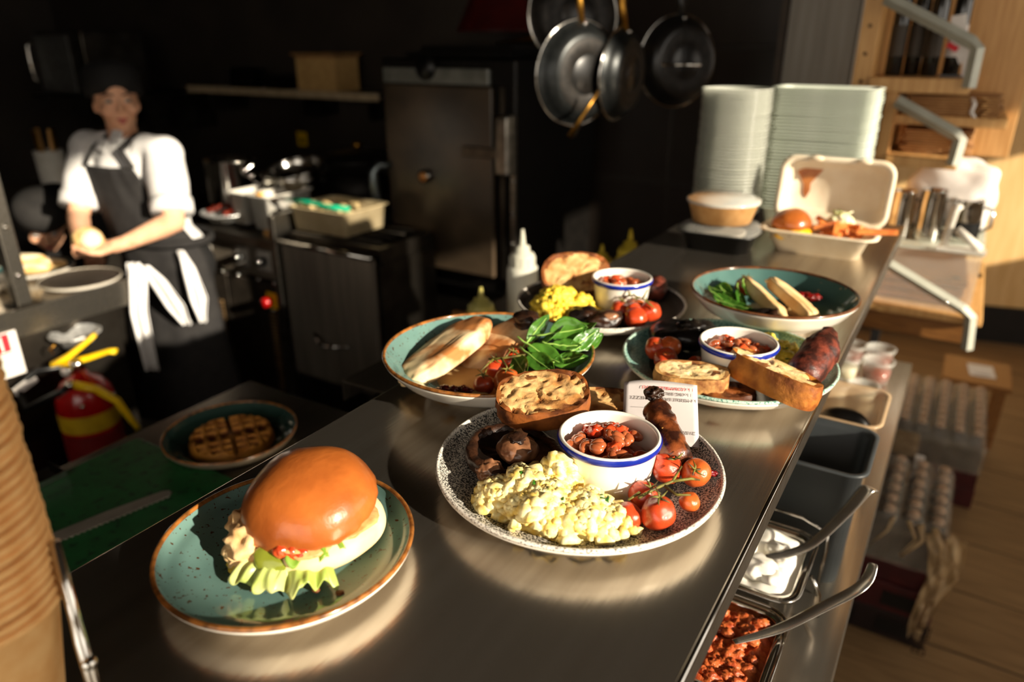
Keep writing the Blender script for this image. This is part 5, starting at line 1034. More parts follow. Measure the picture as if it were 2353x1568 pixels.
# order ticket
t = thing('order_ticket', 'white paper order ticket standing between the two breakfast plates', 'receipt', (-0.210, 0.640, 1.268))
o = Vector((-0.210, 0.640, 1.268)); BR, TR, TL, BL = Vector((-0.178, 0.662, 1.269)), Vector((-0.204, 0.722, 1.3095)), Vector((-0.2795, 0.697, 1.3085)), Vector((-0.2535, 0.637, 1.268))
up_ = (TL - BL).normalized(); rt_ = (BR - BL).normalized(); nn = rt_.cross(up_)
def tk(u, v): return (BL + (BR - BL) * u + (TL - BL) * v + nn * (0.0030 * math.sin(u * 3.1) * v) - o - (up_ * 0.004 * (1 - u) ** 6 * v))
MB().sheet(tk, 14, 14).build('paper', mat('till_roll', (204, 196, 194), (194, 186, 184), rough=0.9, scale=30), t, solid=0.00025)
for txt, v, uc, size, ink in (('1 x SCRAMBLED TOFU', 0.90, 0.60, 0.0056, INKR), ('1 x BIG BRUNCH', 0.815, 0.66, 0.0056, INKK), ('1 x MIDDLE EASTERN MEZZE', 0.72, 0.58, 0.0056, INKK), ('+ 2', 0.40, 0.62, 0.006, INKK), ('21/01/2019', 0.22, 0.80, 0.0056, INKK)):
    p = Vector(tk(uc, v)) + nn * 0.0009
    R3 = Matrix((-rt_, -up_, nn)).transposed().to_4x4(); text_obj(txt, size, ink, t, Matrix.Translation(p) @ R3, 0.00005, 'print_line')
p0 = Vector(tk(0.1, 0.55)) + nn * 0.0006; p1 = Vector(tk(0.62, 0.55)) + nn * 0.0012; MB().tube([p0, p1], 0.0002, 4).build('dotted_rule', INKK, t)

# ================================================================ burger plate
c2 = Vector((-0.425, 0.331, HC))
plate('burger_plate', 'small speckled teal plate with orange rim under the burger', c2, 0.1043, 0.023, TEAL, BROWNRIM)
BUN = mat('glazed_bun', (178, 98, 40), (124, 58, 20), rough=0.3, scale=22, lo=0.3, hi=0.75, coat=0.25, bump=0.25, bscale=130, sss=0.05)
BUNC = mat('bun_crumb', (250, 226, 178), (240, 206, 150), rough=0.7, scale=30, sss=0.1)
t = thing('burger', 'glossy brioche burger with lettuce spilling out on the teal plate', 'burger', (-0.421, 0.353, HC + 0.008))
MB().blob((0.006, 0.002, 0.0165), (0.056, 0.056, 0.019), 5, 0.06, 1.6, 2, e=0.82).build('bottom_bun', BUNC, t)
MT2 = frame(CR + UP * 0.05, UP * 0.97 - CF * 0.16 - CR * 0.10)
def dome(q):
    """brioche crown: rounded top, flattened underside, creased skirt"""
    z = q.z / 0.041
    if z < 0: q = Vector((q.x * (1 + 0.10 * z), q.y * (1 + 0.10 * z), q.z * 0.36))
    k = math.exp(-((z + 0.15) / 0.28) ** 2); a = math.atan2(q.y, q.x); w = 0.0022 * k * nz((math.cos(a) * 5, math.sin(a) * 5, z * 3)); q = q * (1 + w / 0.055)
    q.z += 0.0030 * k * nz((math.cos(a) * 4, math.sin(a) * 4, 7)); return q
MB().blob((0.002, 0.002, 0.037), (0.056, 0.056, 0.041), 5, 0.04, 1.4, 6, e=0.93, fn=dome, M=MT2).build('top_bun', BUN, t)
MB().blob((0.002, 0.000, 0.029), (0.053, 0.053, 0.009), 4, 0.25, 2.6, 3).build('chicken_filling', mat('fried_chicken', (214, 172, 112), (180, 122, 64), rough=0.5, scale=60, bump=0.5), t)
lft = -CR; frn = -CF
for k, (a, b_, z, s_) in enumerate(((0.040, 0.030, 0.020, (0.022, 0.018, 0.017)), (0.050, 0.012, 0.024, (0.016, 0.014, 0.014)), (0.046, 0.036, 0.010, (0.015, 0.012, 0.010)), (0.050, 0.040, 0.004, (0.010, 0.007, 0.005)), (0.040, 0.046, 0.004, (0.007, 0.006, 0.004)))):
    MB().blob(lft * a + frn * b_ + UP * z, s_, 4, 0.40, 2.4, k + 2).build('bun_tear' if k < 3 else 'crumb_piece', mat('torn_bun', (240, 204, 150), (214, 160, 98), rough=0.7, scale=50, bump=0.4) if k < 3 else EGGY, t)
for k in range(3): MB().blob(frn * 0.052 + lft * (0.008 - 0.008 * k) + UP * (0.029 - 0.001 * k), (0.007, 0.006, 0.006), 3, 0.3, 2, k).build('tomato_bit', TOM, t)
MB().blob(frn * 0.051 + lft * 0.016 + UP * 0.022, (0.016, 0.012, 0.004), 3, 0.2, 2, 1, M=frame(CR, -CF * 0.7 + UP * 0.7)).build('pickle_slice', mat('pickle', (140, 146, 52), (112, 120, 34), rough=0.25, coat=0.3), t)
def let(u, v):
    a = (u - 0.5) * 1.35 - 0.14; fz = 1.2 * nz((u * 6, v * 1.2, 3)) + 0.9 * nz((u * 14, v * 2.0, 8)) * v
    r = 0.036 + 0.042 * v * (0.90 + 0.22 * nz((u * 4.5, 0.3, 5)) + 0.16 * nz((u * 13, 0.7, 2)) * v); z = 0.026 - 0.020 * v ** 1.2 + 0.011 * fz * v
    return frn * r * math.cos(a) + CR * r * math.sin(a) + UP * max(z, 0.0012 + 0.004 * max(0, fz + 0.3) * v)
MB().sheet(let, 110, 22).build('lettuce_leaf', LETT, t, solid=0.0007)
def let2(u, v):
    a = (u - 0.5) * 0.8 + 0.34; r = 0.040 + 0.022 * v * (0.9 + 0.15 * math.sin(u * 13)); return frn * r * math.cos(a) + CR * r * math.sin(a) + UP * (0.033 - 0.010 * v * v + 0.0032 * math.sin(u * 19 + 2) * v)
MB().sheet(let2, 60, 12).build('lettuce_leaf', mat('green_lettuce', (136, 160, 62), (108, 142, 46), rough=0.35, scale=30, sss=0.1), t, solid=0.0007)
for k in range(3):
    MB().blob(lft * (0.02 * k - 0.04) + frn * (0.070 - 0.004 * k) + UP * 0.0025, (0.004, 0.003, 0.002), 2, 0.4, 2, k).build('crumb_piece', CRUST, t)

# ================================================================ teal bowl with pita and spinach
c3 = Vector((-0.462, 0.698, HC))
plate('mezze_bowl', 'speckled teal bowl with pita, tomatoes and spinach', c3, 0.1302, 0.055, TEAL, BROWNRIM, bowl=True)
def pita(label, c, x, n, r, seed=1, e=0.8, m=PITA):
    t = thing('pita_bread', label, 'pita', c); M = frame(x, n)
    MB().blob((0, 0, 0), r, 5, 0.10, 1.8, seed, e=e, fn=lambda q: Vector((q.x, q.y * (1 - 1.2 * q.x * q.x / r[0] ** 2 * 0.25), q.z + 0.0015 * nz((q.x * 60, q.y * 60, seed)))), M=M).build('crust', m, t)
    MB().blob(M @ Vector((-r[0] * 0.86, 0.0, -r[2] * 0.15)), (0.008, r[1] * 0.7, r[2] * 0.6), 3, 0.4, 2.2, seed, M=M).build('crumb', BUNC, t)
    return t
pita('toasted half pita lying across the left of the teal bowl', (-0.525, 0.695, 1.291), (0.12, 1, 0.10), (-0.25, -0.20, 0.95), (0.080, 0.036, 0.0135), 3, 0.55)
pita('second half pita tucked behind the first in the teal bowl', (-0.480, 0.755, 1.289), (0.55, 0.85, 0.0), (-0.2, -0.35, 0.9), (0.058, 0.034, 0.012), 5, 0.55)
t = thing('hummus', 'smooth beige hummus spread under the pita', 'hummus', (-0.475, 0.690, HC + 0.009))
MB().blob((0, 0, 0.001), (0.058, 0.052, 0.010), 4, 0.10, 1.6, 2).build('spread', HUM, t)
MB().blob((0.018, -0.052, 0.008), (0.030, 0.014, 0.007), 3, 0.4, 2.2, 4, M=frame(CR, UP)).build('spread_edge', HUM, t)
for k in range(26): a = random.uniform(0, 6.28); q = random.uniform(0.01, 0.05); MB().blob((q * math.cos(a) + 0.01, q * math.sin(a) - 0.01, 0.0095 - 0.0022 * (q / 0.05) ** 2 * 2), (0.0013, 0.0008, 0.0006), 1).build('sesame_seed', SEED, t)
truss('five cherry tomatoes on a charred vine in the teal bowl', (-0.428, 0.680, HC + 0.014),
      [(-0.432, 0.713, 1.289, 0.0175), (-0.449, 0.694, 1.283, 0.0135), (-0.416, 0.668, 1.283, 0.0168), (-0.442, 0.656, 1.277, 0.0125), (-0.385, 0.668, 1.282, 0.0150)],
      [[(-0.452, 0.682, 1.299), (-0.432, 0.688, 1.303), (-0.415, 0.700, 1.306), (-0.400, 0.716, 1.305)], [(-0.432, 0.688, 1.303), (-0.432, 0.700, 1.308)], [(-0.436, 0.686, 1.302), (-0.420, 0.672, 1.301)], [(-0.446, 0.684, 1.300), (-0.450, 0.660, 1.292)]],
      [(-0.430, 0.705, 1.3055), (-0.416, 0.667, 1.2995), (-0.447, 0.690, 1.2965), (-0.386, 0.668, 1.296), (-0.444, 0.657, 1.2895)])
t = thing('sundried_tomato', 'dark red sun-dried tomato clump on the hummus', 'tomato', (-0.468, 0.630, HC + 0.019))
for k in range(7): MB().blob((0.006 * (k - 3) * 0.85, 0.003 * math.sin(k * 2) + 0.0035 * (k - 3), 0.004 + 0.003 * (k % 2)), (0.006, 0.005, 0.0045), 3, 0.5, 2.5, k).build('piece', mat('sundried', (122, 18, 14), (84, 8, 8), rough=0.3, coat=0.3, scale=90), t)
t = thing('roast_mushroom', 'dark curled mushroom standing at the back of the teal bowl', 'mushroom', (-0.452, 0.776, HC + 0.030))
MB().tube([(0, 0, 0), (0.002, 0.0, 0.02), (-0.002, 0.002, 0.036)], [0.013, 0.012, 0.017], 16).jitter(0.003, 80, 1).build('stalk', MUSH, t)
MB().blob((-0.002, 0.002, 0.042), (0.020, 0.016, 0.009), 3, 0.3, 2, 3).build('cap', MUSH, t)
G3 = 'spinach leaves in the teal mezze bowl'
LV = [((-0.408, 0.705, 1.306), (1, -0.55, 0.05), (-0.1, -0.5, 1), 0.052, 0.015, 'front spinach leaf lying lowest in the teal bowl'), ((-0.418, 0.722, 1.310), (1.0, -0.2, -0.1), (0.2, -0.4, 1), 0.055, 0.016, 'long spinach leaf with pale stem beside the vine tomatoes'),
      ((-0.405, 0.752, 1.318), (0.9, 0.45, 0.22), (0.25, -0.75, 0.65), 0.048, 0.020, 'broad upright spinach leaf at the centre of the bunch'), ((-0.392, 0.735, 1.312), (0.9, 0.30, 0.05), (0.1, -0.3, 1), 0.036, 0.013, 'small glossy spinach leaf in the middle of the bunch'),
      ((-0.372, 0.742, 1.306), (0.45, 1.0, 0.45), (0.7, -0.5, 0.5), 0.050, 0.012, 'narrow spinach leaf pointing up at the right rim'), ((-0.366, 0.752, 1.308), (0.5, 0.9, 0.30), (0.8, -0.3, 0.6), 0.045, 0.013, 'spinach leaf poking over the right rim of the bowl'),
      ((-0.432, 0.742, 1.306), (0.25, 0.9, 0.75), (0.6, -0.7, 0.3), 0.044, 0.011, 'upright spinach leaf nearest the curled mushroom'), ((-0.380, 0.715, 1.298), (0.7, 0.6, 0.1), (0.5, -0.6, 0.7), 0.045, 0.012, 'dark spinach leaf low against the right wall of the bowl'),
      ((-0.395, 0.770, 1.312), (0.8, 0.5, 0.2), (-0.2, -0.3, 1), 0.045, 0.014, 'back spinach leaf at the far edge of the bunch'), ((-0.425, 0.700, 1.300), (0.9, -0.8, -0.1), (-0.3, -0.5, 0.8), 0.045, 0.014, 'spinach leaf beside the front tomato of the teal bowl'),
      ((-0.376, 0.722, 1.300), (0.8, 0.1, 0.25), (-0.2, -0.5, 0.8), 0.035, 0.011, 'short spinach leaf at the right side of the bunch'), ((-0.415, 0.735, 1.302), (0.7, 0.7, 0.4), (-0.5, -0.2, 0.8), 0.045, 0.013, 'spinach leaf half hidden at the back of the bunch')]
for k, (c, x, n, L, Wd, lab) in enumerate(LV): leaf(lab, c, x, n, L, Wd, 0.25, 0.35, G3, k * 1.7)

# ================================================================ right plate with bread and red sausage
c4 = Vector((-0.217, 0.895, HC))
CRK = mat('teal_crackle', (150, 184, 172), (84, 128, 120), scale=420, rough=0.3, lo=0.42, hi=0.58, detail=2)
CRKD = mat('dark_brown_well', (66, 60, 48), (44, 42, 34), scale=420, rough=0.35, lo=0.42, hi=0.58, detail=2)
plate('breakfast_plate', 'pale teal crackle plate with two bread slices and red sausage', c4, 0.135, 0.028, CRK, mat('green_rim', (178, 202, 186), (64, 120, 106), rough=0.3, scale=420, lo=0.5, hi=0.62), well=(CRKD, 0.74))
ramekin((-0.199, 0.868, HC + 0.0075), 0.048, 'white blue-rimmed ramekin half hidden behind bread on the crackle plate', 'baked beans in the ramekin on the crackle plate', 40, 8)
bread_slice('bread_slice', 'floury crusted bread slice at the front of the crackle plate', (-0.232, 0.793, 1.281), frame(CR * 0.97 + CF * -0.18, UP * 0.97 - CF * 0.06), 0.043, 0.024, 0.026, CRUMBW, CRUSTF, 2.2, 0.7, 'bread')
bread_slice('bread_slice', 'golden bread slice leaning on the ramekin of the crackle plate', (-0.146, 0.826, 1.292), frame(Vector((0.94, -0.34, -0.22)), UP * 0.95 + CF * 0.05 + CR * 0.22), 0.056, 0.026, 0.030, CRUMBW, mat('golden_crust', (198, 126, 48), (132, 70, 22), rough=0.55, scale=46, bump=0.6, bscale=140), 4.1, 0.72, 'bread')
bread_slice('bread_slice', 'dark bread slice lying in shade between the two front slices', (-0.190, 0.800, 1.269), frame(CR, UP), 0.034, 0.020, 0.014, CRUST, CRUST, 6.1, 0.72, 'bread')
sausage('sausage', 'thick red-brown sausage chunk at the right of the crackle plate', [(-0.108, 0.972, 1.311), (-0.110, 0.925, 1.297), (-0.120, 0.856, 1.282)], [0.010, 0.0225, 0.0215], SAUSR, 4)
for k, (x, y, z, r, lab) in enumerate(((-0.304, 0.866, 1.279, 0.0165, 'leftmost roasted tomato half on the crackle plate'), (-0.283, 0.845, 1.276, 0.0160, 'roasted tomato nearest the floury bread slice'), (-0.288, 0.872, 1.283, 0.0150, 'roasted tomato behind the leftmost ones on the crackle plate'), (-0.246, 0.858, 1.272, 0.0130, 'small roasted tomato beside the ramekin foot'), (-0.268, 0.822, 1.270, 0.0120, 'lowest roasted tomato at the end of the floury bread'))):
    tt = thing('roasted_tomato', lab, 'tomato', (x, y, z)); o = tomato_obj(tt, (0, 0, 0), r, k); MB().blob((0.2 * r, -0.5 * r, 0.75 * r), (0.35 * r, 0.3 * r, 0.1 * r), 2, 0.3, 2, k).build('loose_skin', TOMO, tt)
t = thing('portobello_mushroom', 'black roasted mushroom at the back left of the crackle plate', 'mushroom', (-0.288, 0.937, HC + 0.013), rot=(-0.1, -0.12, 0))
MB().lathe(smooth_prof([(0.0, 0.0), (0.035, 0.001), (0.048, 0.010), (0.050, 0.020), (0.042, 0.028), (0.02, 0.030), (0.0, 0.031)], 3), seg=48).jitter(0.004, 60, 3).build('cap', MUSHK, t)
MB().blob((0.012, -0.01, 0.032), (0.02, 0.016, 0.007), 3, 0.5, 2, 3).build('stalk', MUSHK, t)
curds('scrambled_tofu', 'scrambled tofu heap at the back of the crackle plate', (c4.x, c4.y, HC + 0.010), [(0.028, 0.085, 0.022, 0.024), (0.058, 0.062, 0.024, 0.026), (0.068, 0.035, 0.018, 0.022), (0.002, 0.092, 0.016, 0.016)], 260, EGGY, 9, (0.0024, 0.0050), 2, herbs=4)

# ================================================================ far right bowl
c5 = Vector((-0.212, 1.107, HC))
plate('mezze_bowl', 'far teal bowl with two pita fingers and salad', c5, 0.1211, 0.060, mat('teal_bowl_glaze', (84, 116, 110), (68, 100, 96), rough=0.14, scale=12, coat=0.5, c3=(176, 150, 120), c3scale=70, c3lo=0.70, c3hi=0.73), mat('dark_brown_rim', (110, 66, 36), (76, 44, 24), rough=0.2, scale=90, coat=0.5), bowl=True)
pita('left pita finger in the far teal bowl', (-0.222, 1.088, 1.300), (0.62, -0.72, -0.12), (0.5, 0.30, 0.8), (0.068, 0.014, 0.0105), 6, 0.55, mat('pale_pita', (236, 206, 154), (214, 170, 110), rough=0.75, scale=20))
pita('right pita finger in the far teal bowl', (-0.183, 1.108, 1.300), (0.64, -0.70, -0.10), (0.4, 0.2, 0.9), (0.068, 0.020, 0.0105), 8, 0.55, mat('pale_pita', (236, 206, 154)))
tt = thing('roasted_tomato', 'roasted tomato at the back left of the far teal bowl', 'tomato', (-0.262, 1.140, 1.298)); tomato_obj(tt, (0, 0, 0), 0.016, 1)
o = bpy.data.objects.new('calyx', calm); C.objects.link(o); o.parent = tt; o.location = (0, 0, 0.0155)
t = thing('sundried_tomato', 'dark red sun-dried tomato beside the right pita finger', 'tomato', (-0.168, 1.150, 1.288))
for k in range(4): MB().blob((0.007 * (k - 1.5), 0.004 * (k % 2), 0.006), (0.008, 0.007, 0.006), 3, 0.5, 2.4, k).build('piece', mat('sundried', (122, 18, 14)), t)
t = thing('roast_mushroom', 'dark roasted mushroom at the front of the far teal bowl', 'mushroom', (-0.205, 1.045, 1.276), rot=(0.2, 0, 0.3))
MB().blob((0, 0, 0.008), (0.036, 0.020, 0.014), 4, 0.3, 2, 6).build('cap', MUSHK, t); MB().blob((0.012, -0.002, 0.02), (0.012, 0.01, 0.006), 3, 0.4, 2, 6).build('stalk', MUSH, t)
t = thing('hummus', 'beige hummus in the middle of the far teal bowl', 'hummus', (c5.x, c5.y, HC + 0.010)); MB().blob((0, 0, 0.006), (0.050, 0.048, 0.014), 4, 0.15, 2, 4).build('spread', HUM, t); MB().blob((0.03, 0.03, 0.012), (0.02, 0.02, 0.012), 3, 0.3, 2, 4).build('spread_edge', HUM, t)
for k, (c, x, n, L, Wd, lab) in enumerate((((-0.300, 1.095, 1.300), (0.5, -0.4, 0.2), (-0.2, -0.7, 0.7), 0.036, 0.017, 'broad spinach leaf at the left wall of the far bowl'), ((-0.292, 1.075, 1.298), (0.8, -0.5, -0.1), (0.0, -0.5, 0.9), 0.055, 0.012, 'long spinach leaf along the front of the far bowl'), ((-0.282, 1.090, 1.300), (0.7, -0.4, 0.0), (0.2, -0.3, 0.9), 0.045, 0.012, 'middle spinach leaf in the far bowl'), ((-0.262, 1.092, 1.306), (0.6, -0.6, -0.1), (0.6, -0.2, 0.8), 0.042, 0.010, 'spinach leaf beside the left pita finger'), ((-0.258, 1.105, 1.312), (0.5, -0.5, -0.2), (0.7, 0.1, 0.7), 0.036, 0.009, 'small upright spinach leaf by the tomato of the far bowl'), ((-0.276, 1.062, 1.292), (0.9, -0.2, 0.0), (-0.1, -0.6, 0.8), 0.050, 0.010, 'lowest spinach leaf in the far bowl'))):
    leaf(lab, c, x, n, L, Wd, 0.2, 0.25, 'spinach leaves in the far bowl', k * 2.3 + 1)

# ================================================================ back plate
c6 = Vector((-0.459, 1.023, HC))
plate('breakfast_plate', 'dark speckled plate at the back left of the pass with a full breakfast', c6, 0.1338, 0.025, SPECKD, mat('white_speckled_rim', (224, 218, 206)), well=(SPECKD, 0.70))
ramekin((-0.432, 1.040, HC + 0.0075), 0.0475, 'white blue-rimmed ramekin on the back left plate', 'baked beans in the ramekin on the back left plate', 34, 12)
bread_slice('sourdough_toast', 'grilled toast slice leaning up behind the tofu on the back plate', (-0.520, 1.050, 1.296), frame(CR + UP * 0.12, -CF * 0.70 + UP * 0.72), 0.056, 0.040, 0.026, seed=9.3, e=0.75, N=56, rings=12)
bread_slice('sourdough_toast', 'second toast slice lying behind the back plate ramekin', (-0.474, 1.088, 1.272), frame(CR, (0, -0.1, 1)), 0.045, 0.028, 0.018, seed=5.1, e=0.75)
curds('scrambled_tofu', 'yellow scrambled tofu heap at the left of the back plate', (c6.x, c6.y, HC + 0.008), [(-0.052, -0.058, 0.038, 0.045), (-0.018, -0.042, 0.028, 0.032), (-0.035, -0.080, 0.026, 0.022)], 340, EGGY, 15, (0.0026, 0.0056), 2, herbs=3)
for k, (x, y, L) in enumerate(((-0.452, 0.950, 'dark roasted mushroom half nearest the tofu on the back plate'), (-0.420, 0.952, 'glossy brown mushroom half in front of the back ramekin'))):
    t = thing('roast_mushroom', L, 'mushroom', (x, y, HC + 0.010), rot=(0.15, 0, 0.5 + 0.3 * k))
    MB().blob((0, 0, 0.012), (0.030, 0.019, 0.014), 4, 0.22, 2, k + 3).build('cap', [MUSHK, MUSH][k], t); MB().blob((0.004, -0.008, 0.020), (0.014, 0.008, 0.006), 3, 0.3, 2, k).build('stalk', [MUSH, MUSHP][k], t)
truss('roasted vine tomatoes with dry stalks on the back plate', (-0.385, 0.99, HC + 0.008), [(-0.410, 0.990, 1.275, 0.0165), (-0.378, 0.972, 1.275, 0.0175), (-0.392, 1.008, 1.278, 0.0150), (-0.366, 1.000, 1.279, 0.0165), (-0.388, 0.984, 1.283, 0.0120)],
      [[(-0.410, 0.995, 1.296), (-0.395, 1.000, 1.300), (-0.375, 0.992, 1.299), (-0.352, 0.985, 1.290)], [(-0.400, 0.998, 1.299), (-0.408, 1.003, 1.312)], [(-0.378, 0.995, 1.299), (-0.374, 1.002, 1.312)]], [(-0.410, 0.992, 1.291), (-0.392, 1.006, 1.293), (-0.372, 0.994, 1.296)])
sausage('sausage', 'dark sausage end showing right of the back ramekin', [(-0.405, 1.135, 1.280), (-0.400, 1.110, 1.281), (-0.393, 1.085, 1.276)], [0.015, 0.019, 0.016], SAUSR, 7)
t = thing('order_ticket', 'pink-white ticket lying under the back left plate', 'receipt', (-0.525, 0.925, HC + 0.0008), 0.5)
MB().bb(-0.035, 0.05, -0.03, 0.03, 0, 0.0006).build('paper', PAPER, t, smooth=False); MB().bb(-0.025, 0.02, -0.02, -0.017, 0.0006, 0.0008).build('print_line', INKR, t, smooth=False)
# ================================================================ takeaway things at the far end of the pass
BAG = mat('bagasse', (236, 222, 196), (224, 206, 176), rough=0.7, scale=24, bump=0.15)
t = thing('takeaway_box', 'open white clamshell takeaway box with burger and fries', 'takeaway box', (-0.232, 1.612, HC))
pan_shell(0.106, 0.064, 0.050, 0.024, 0.024, 0.009, 0.003).build('base', BAG, t, fix=True)
lidm = pan_shell(0.108, 0.064, 0.030, 0.016, 0.024, 0.008, 0.003)
ML = Matrix.Translation((0, 0.082, 0.112)) @ Matrix.Rotation(math.radians(80), 4, 'X')
lidm.v = [tuple(ML @ Vector((p[0], p[1], p[2] - 0.030))) for p in lidm.v]; lo = lidm.build('lid', BAG, t, fix=True)
for x in (-0.045, 0.05): MB().blob((x, 0.094, 0.178), (0.015, 0.008, 0.007), 3).build('lid_tab', BAG, lo)
ol_ = [(-0.030, 0.024), (0.028, 0.026), (0.016, 0.008), (0.006, -0.008), (0.007, -0.024), (0.001, -0.040), (-0.006, -0.030), (-0.008, -0.010), (-0.018, 0.006)]
st = MB().prism([(x * 1.05 - 0.058, y + 0.022) for x, y in ol_], 0.0032, 0.0046); st.v = [tuple(ML @ Vector((p[0], p[1], p[2] - 0.030))) for p in st.v]
st.build('sauce_stain', mat('brown_sauce', (196, 122, 56), (168, 94, 38), rough=0.35, scale=60), lo, smooth=False)
t = thing('burger', 'small burger with melted cheese in the takeaway box', 'burger', (-0.290, 1.606, HC + 0.012))
MB().blob((0, 0, 0.014), (0.040, 0.042, 0.014), 4, e=0.9).build('bottom_bun', BUNC, t)
MB().blob((0, 0, 0.026), (0.043, 0.044, 0.009), 4, 0.25, 3, 2).build('patty', mat('patty', (104, 52, 24), (70, 32, 14), rough=0.5, scale=80), t)
MB().sheet(lambda u, v: ((u - 0.5) * 0.080, (v - 0.5) * 0.080, 0.036 - 0.018 * max(0, max(abs(u - 0.5), abs(v - 0.5)) * 2 - 0.72) / 0.28 * (0.6 + 0.5 * math.sin(u * 9 + v * 5))), 24, 24).build('cheese_slice', mat('cheese', (250, 196, 30), (240, 180, 20), rough=0.3), t, solid=0.002, rot=(0, 0, 0.4))
MB().blob((0, 0, 0.040), (0.041, 0.043, 0.034), 4, 0.04, 1.5, 3, fn=dome).build('top_bun', BUN, t)
FRY = mat('sweet_potato_fry', (232, 144, 70), (208, 108, 46), rough=0.45, scale=70)
frm = MB().bb(-0.030, 0.030, -0.0045, 0.0045, -0.0045, 0.0045).mesh('fry_stick', False, FRY)
rng = random.Random(4)
for k in range(30):
    x = rng.uniform(-0.232, -0.172); y = rng.uniform(1.592, 1.640); z = HC + 0.034 + rng.random() * 0.024
    tt = MB().bb(-0.030, 0.030, -0.0045, 0.0045, -0.0045, 0.0045) if k == 0 else None
    o = bpy.data.objects.new('potato_fry', frm); C.objects.link(o); o.location = (x, y, z); o.rotation_euler = (rng.uniform(-0.3, 0.3), rng.uniform(-0.35, 0.35), rng.uniform(0, 3.1)); o.scale = (rng.uniform(0.7, 1.15), 1, 1)
    tag(o, 'orange potato fry in the pile inside the takeaway box', 'fries', 'fries in the takeaway box')
o = bpy.data.objects.new('potato_fry', frm); C.objects.link(o); o.location = (-0.125, 1.600, HC + 0.058); o.rotation_euler = (0, -0.05, 0.25); o.scale = (1.25, 1.1, 1.1); tag(o, 'long orange potato fry poking out over the right end of the box', 'fries', 'fries in the takeaway box')
t = thing('coleslaw', 'pale coleslaw mound among the fries in the takeaway box', 'coleslaw', (-0.200, 1.640, HC + 0.042))
MB().blob((0, 0, 0.016), (0.026, 0.016, 0.022), 4, 0.3, 3, 2).build('mound', mat('slaw', (240, 232, 200), (220, 216, 160), rough=0.5, scale=90), t)
for k in range(10): MB().tube([(random.uniform(-0.02, 0.02), random.uniform(-0.012, 0.012), 0.03), (random.uniform(-0.02, 0.02), random.uniform(-0.012, 0.012), 0.042)], 0.0015, 5).build('shred', [mat('slaw', (240, 232, 200)), LETT][k % 2], t)
# kraft bowl on black tray
t = thing('meal_tray', 'black meal tray with clear lid under the kraft bowl', 'tray', (-0.418, 1.530, HC))
pan_shell(0.078, 0.058, 0.042, 0.014, 0.03, 0.006, 0.002).build('base', BLACKP, t, fix=True)
R_ = lambda a, b, r, z: [(x, y, z) for x, y in rect_ring(a, b, r)]
loft([R_(0.083, 0.063, 0.034, 0.0425), R_(0.080, 0.060, 0.032, 0.048), R_(0.070, 0.050, 0.028, 0.0580), R_(0.060, 0.042, 0.026, 0.0590)], False, True).build('clear_lid', CLEAR, t, fix=True)
MB().prism(rect_ring(0.050, 0.034, 0.02), 0.012, 0.040).build('white_card', mat('dim_card', (150, 142, 128), (132, 124, 110), rough=0.8), t, smooth=False)
t = thing('kraft_bowl', 'round kraft paper bowl with clear lid on the meal tray', 'bowl', (-0.420, 1.535, HC + 0.0595))
MB().lathe([(0.0, 0.0), (0.060, 0.0), (0.072, 0.042), (0.0745, 0.043), (0.0745, 0.0455), (0.070, 0.044), (0.058, 0.002), (0.0, 0.002)], seg=48).build('wall', KRAFT, t)
MB().lathe([(0.0755, 0.040), (0.0762, 0.046), (0.066, 0.0475), (0.062, 0.0535), (0.0, 0.0535)], seg=48).build('clear_lid', mat('milky_lid', (220, 222, 214), (206, 208, 200), rough=0.2, alpha=0.6), t)
# nested container stacks
rb = MB().lathe([(0.0, 0.0), (0.055, 0.0), (0.0745, 0.040), (0.0775, 0.0405), (0.0780, 0.0440), (0.0745, 0.0438), (0.0725, 0.041), (0.053, 0.002), (0.0, 0.002)], seg=48).mesh('wall', True, mat('clear_pot_plastic', (214, 216, 204), (196, 200, 186), rough=0.16, alpha=0.5))
rr_ = MB().tube([(0.0775 * math.cos(a), 0.0775 * math.sin(a), 0.0422) for a in [2 * PI * i / 48 for i in range(48)]], 0.0016, 6, closed=True).mesh('rim', True, CLEAR)
for k in range(37):
    t = thing('deli_bowl', 'clear round plastic bowl, %s%s of the left stack' % (nth(37 - k), '' if k == 36 else ' from the top'), 'bowl', (-0.472 + rng.uniform(-0.0013, 0.0013), 1.742 + rng.uniform(-0.0013, 0.0013), HC + 0.0005 + 0.0075 * k), group='stacked round plastic bowls')
    for nm, me in (('wall', rb), ('rim', rr_)): o = bpy.data.objects.new(nm, me); C.objects.link(o); o.parent = t
FR2 = mat('white_box_plastic', (222, 228, 214), (206, 214, 198), rough=0.3, scale=20, alpha=0.9, sss=0.0)
tmp = pan_shell(0.104, 0.062, 0.045, 0.012, 0.018, 0.009, 0.002).build('wall', FR2, None, fix=True); bxm = tmp.data; bpy.data.objects.remove(tmp)
brm = MB().tube([(x, y, 0.0435) for x, y in rect_ring(0.1125, 0.0705, 0.027)], 0.0018, 6, closed=True).mesh('rim', True, FR2)
for k in range(37):
    t = thing('food_box', 'milky rectangular plastic box, %s%s of the right stack' % (nth(37 - k), '' if k == 36 else ' from the top'), 'box', (-0.300 + rng.uniform(-0.0012, 0.0012), 1.862 + rng.uniform(-0.0012, 0.0012), HC + 0.0005 + 0.0075 * k), 0.008 * math.sin(k * 1.1), group='stacked rectangular plastic boxes')
    for nm, me in (('wall', bxm), ('rim', brm)): o = bpy.data.objects.new(nm, me); C.objects.link(o); o.parent = t

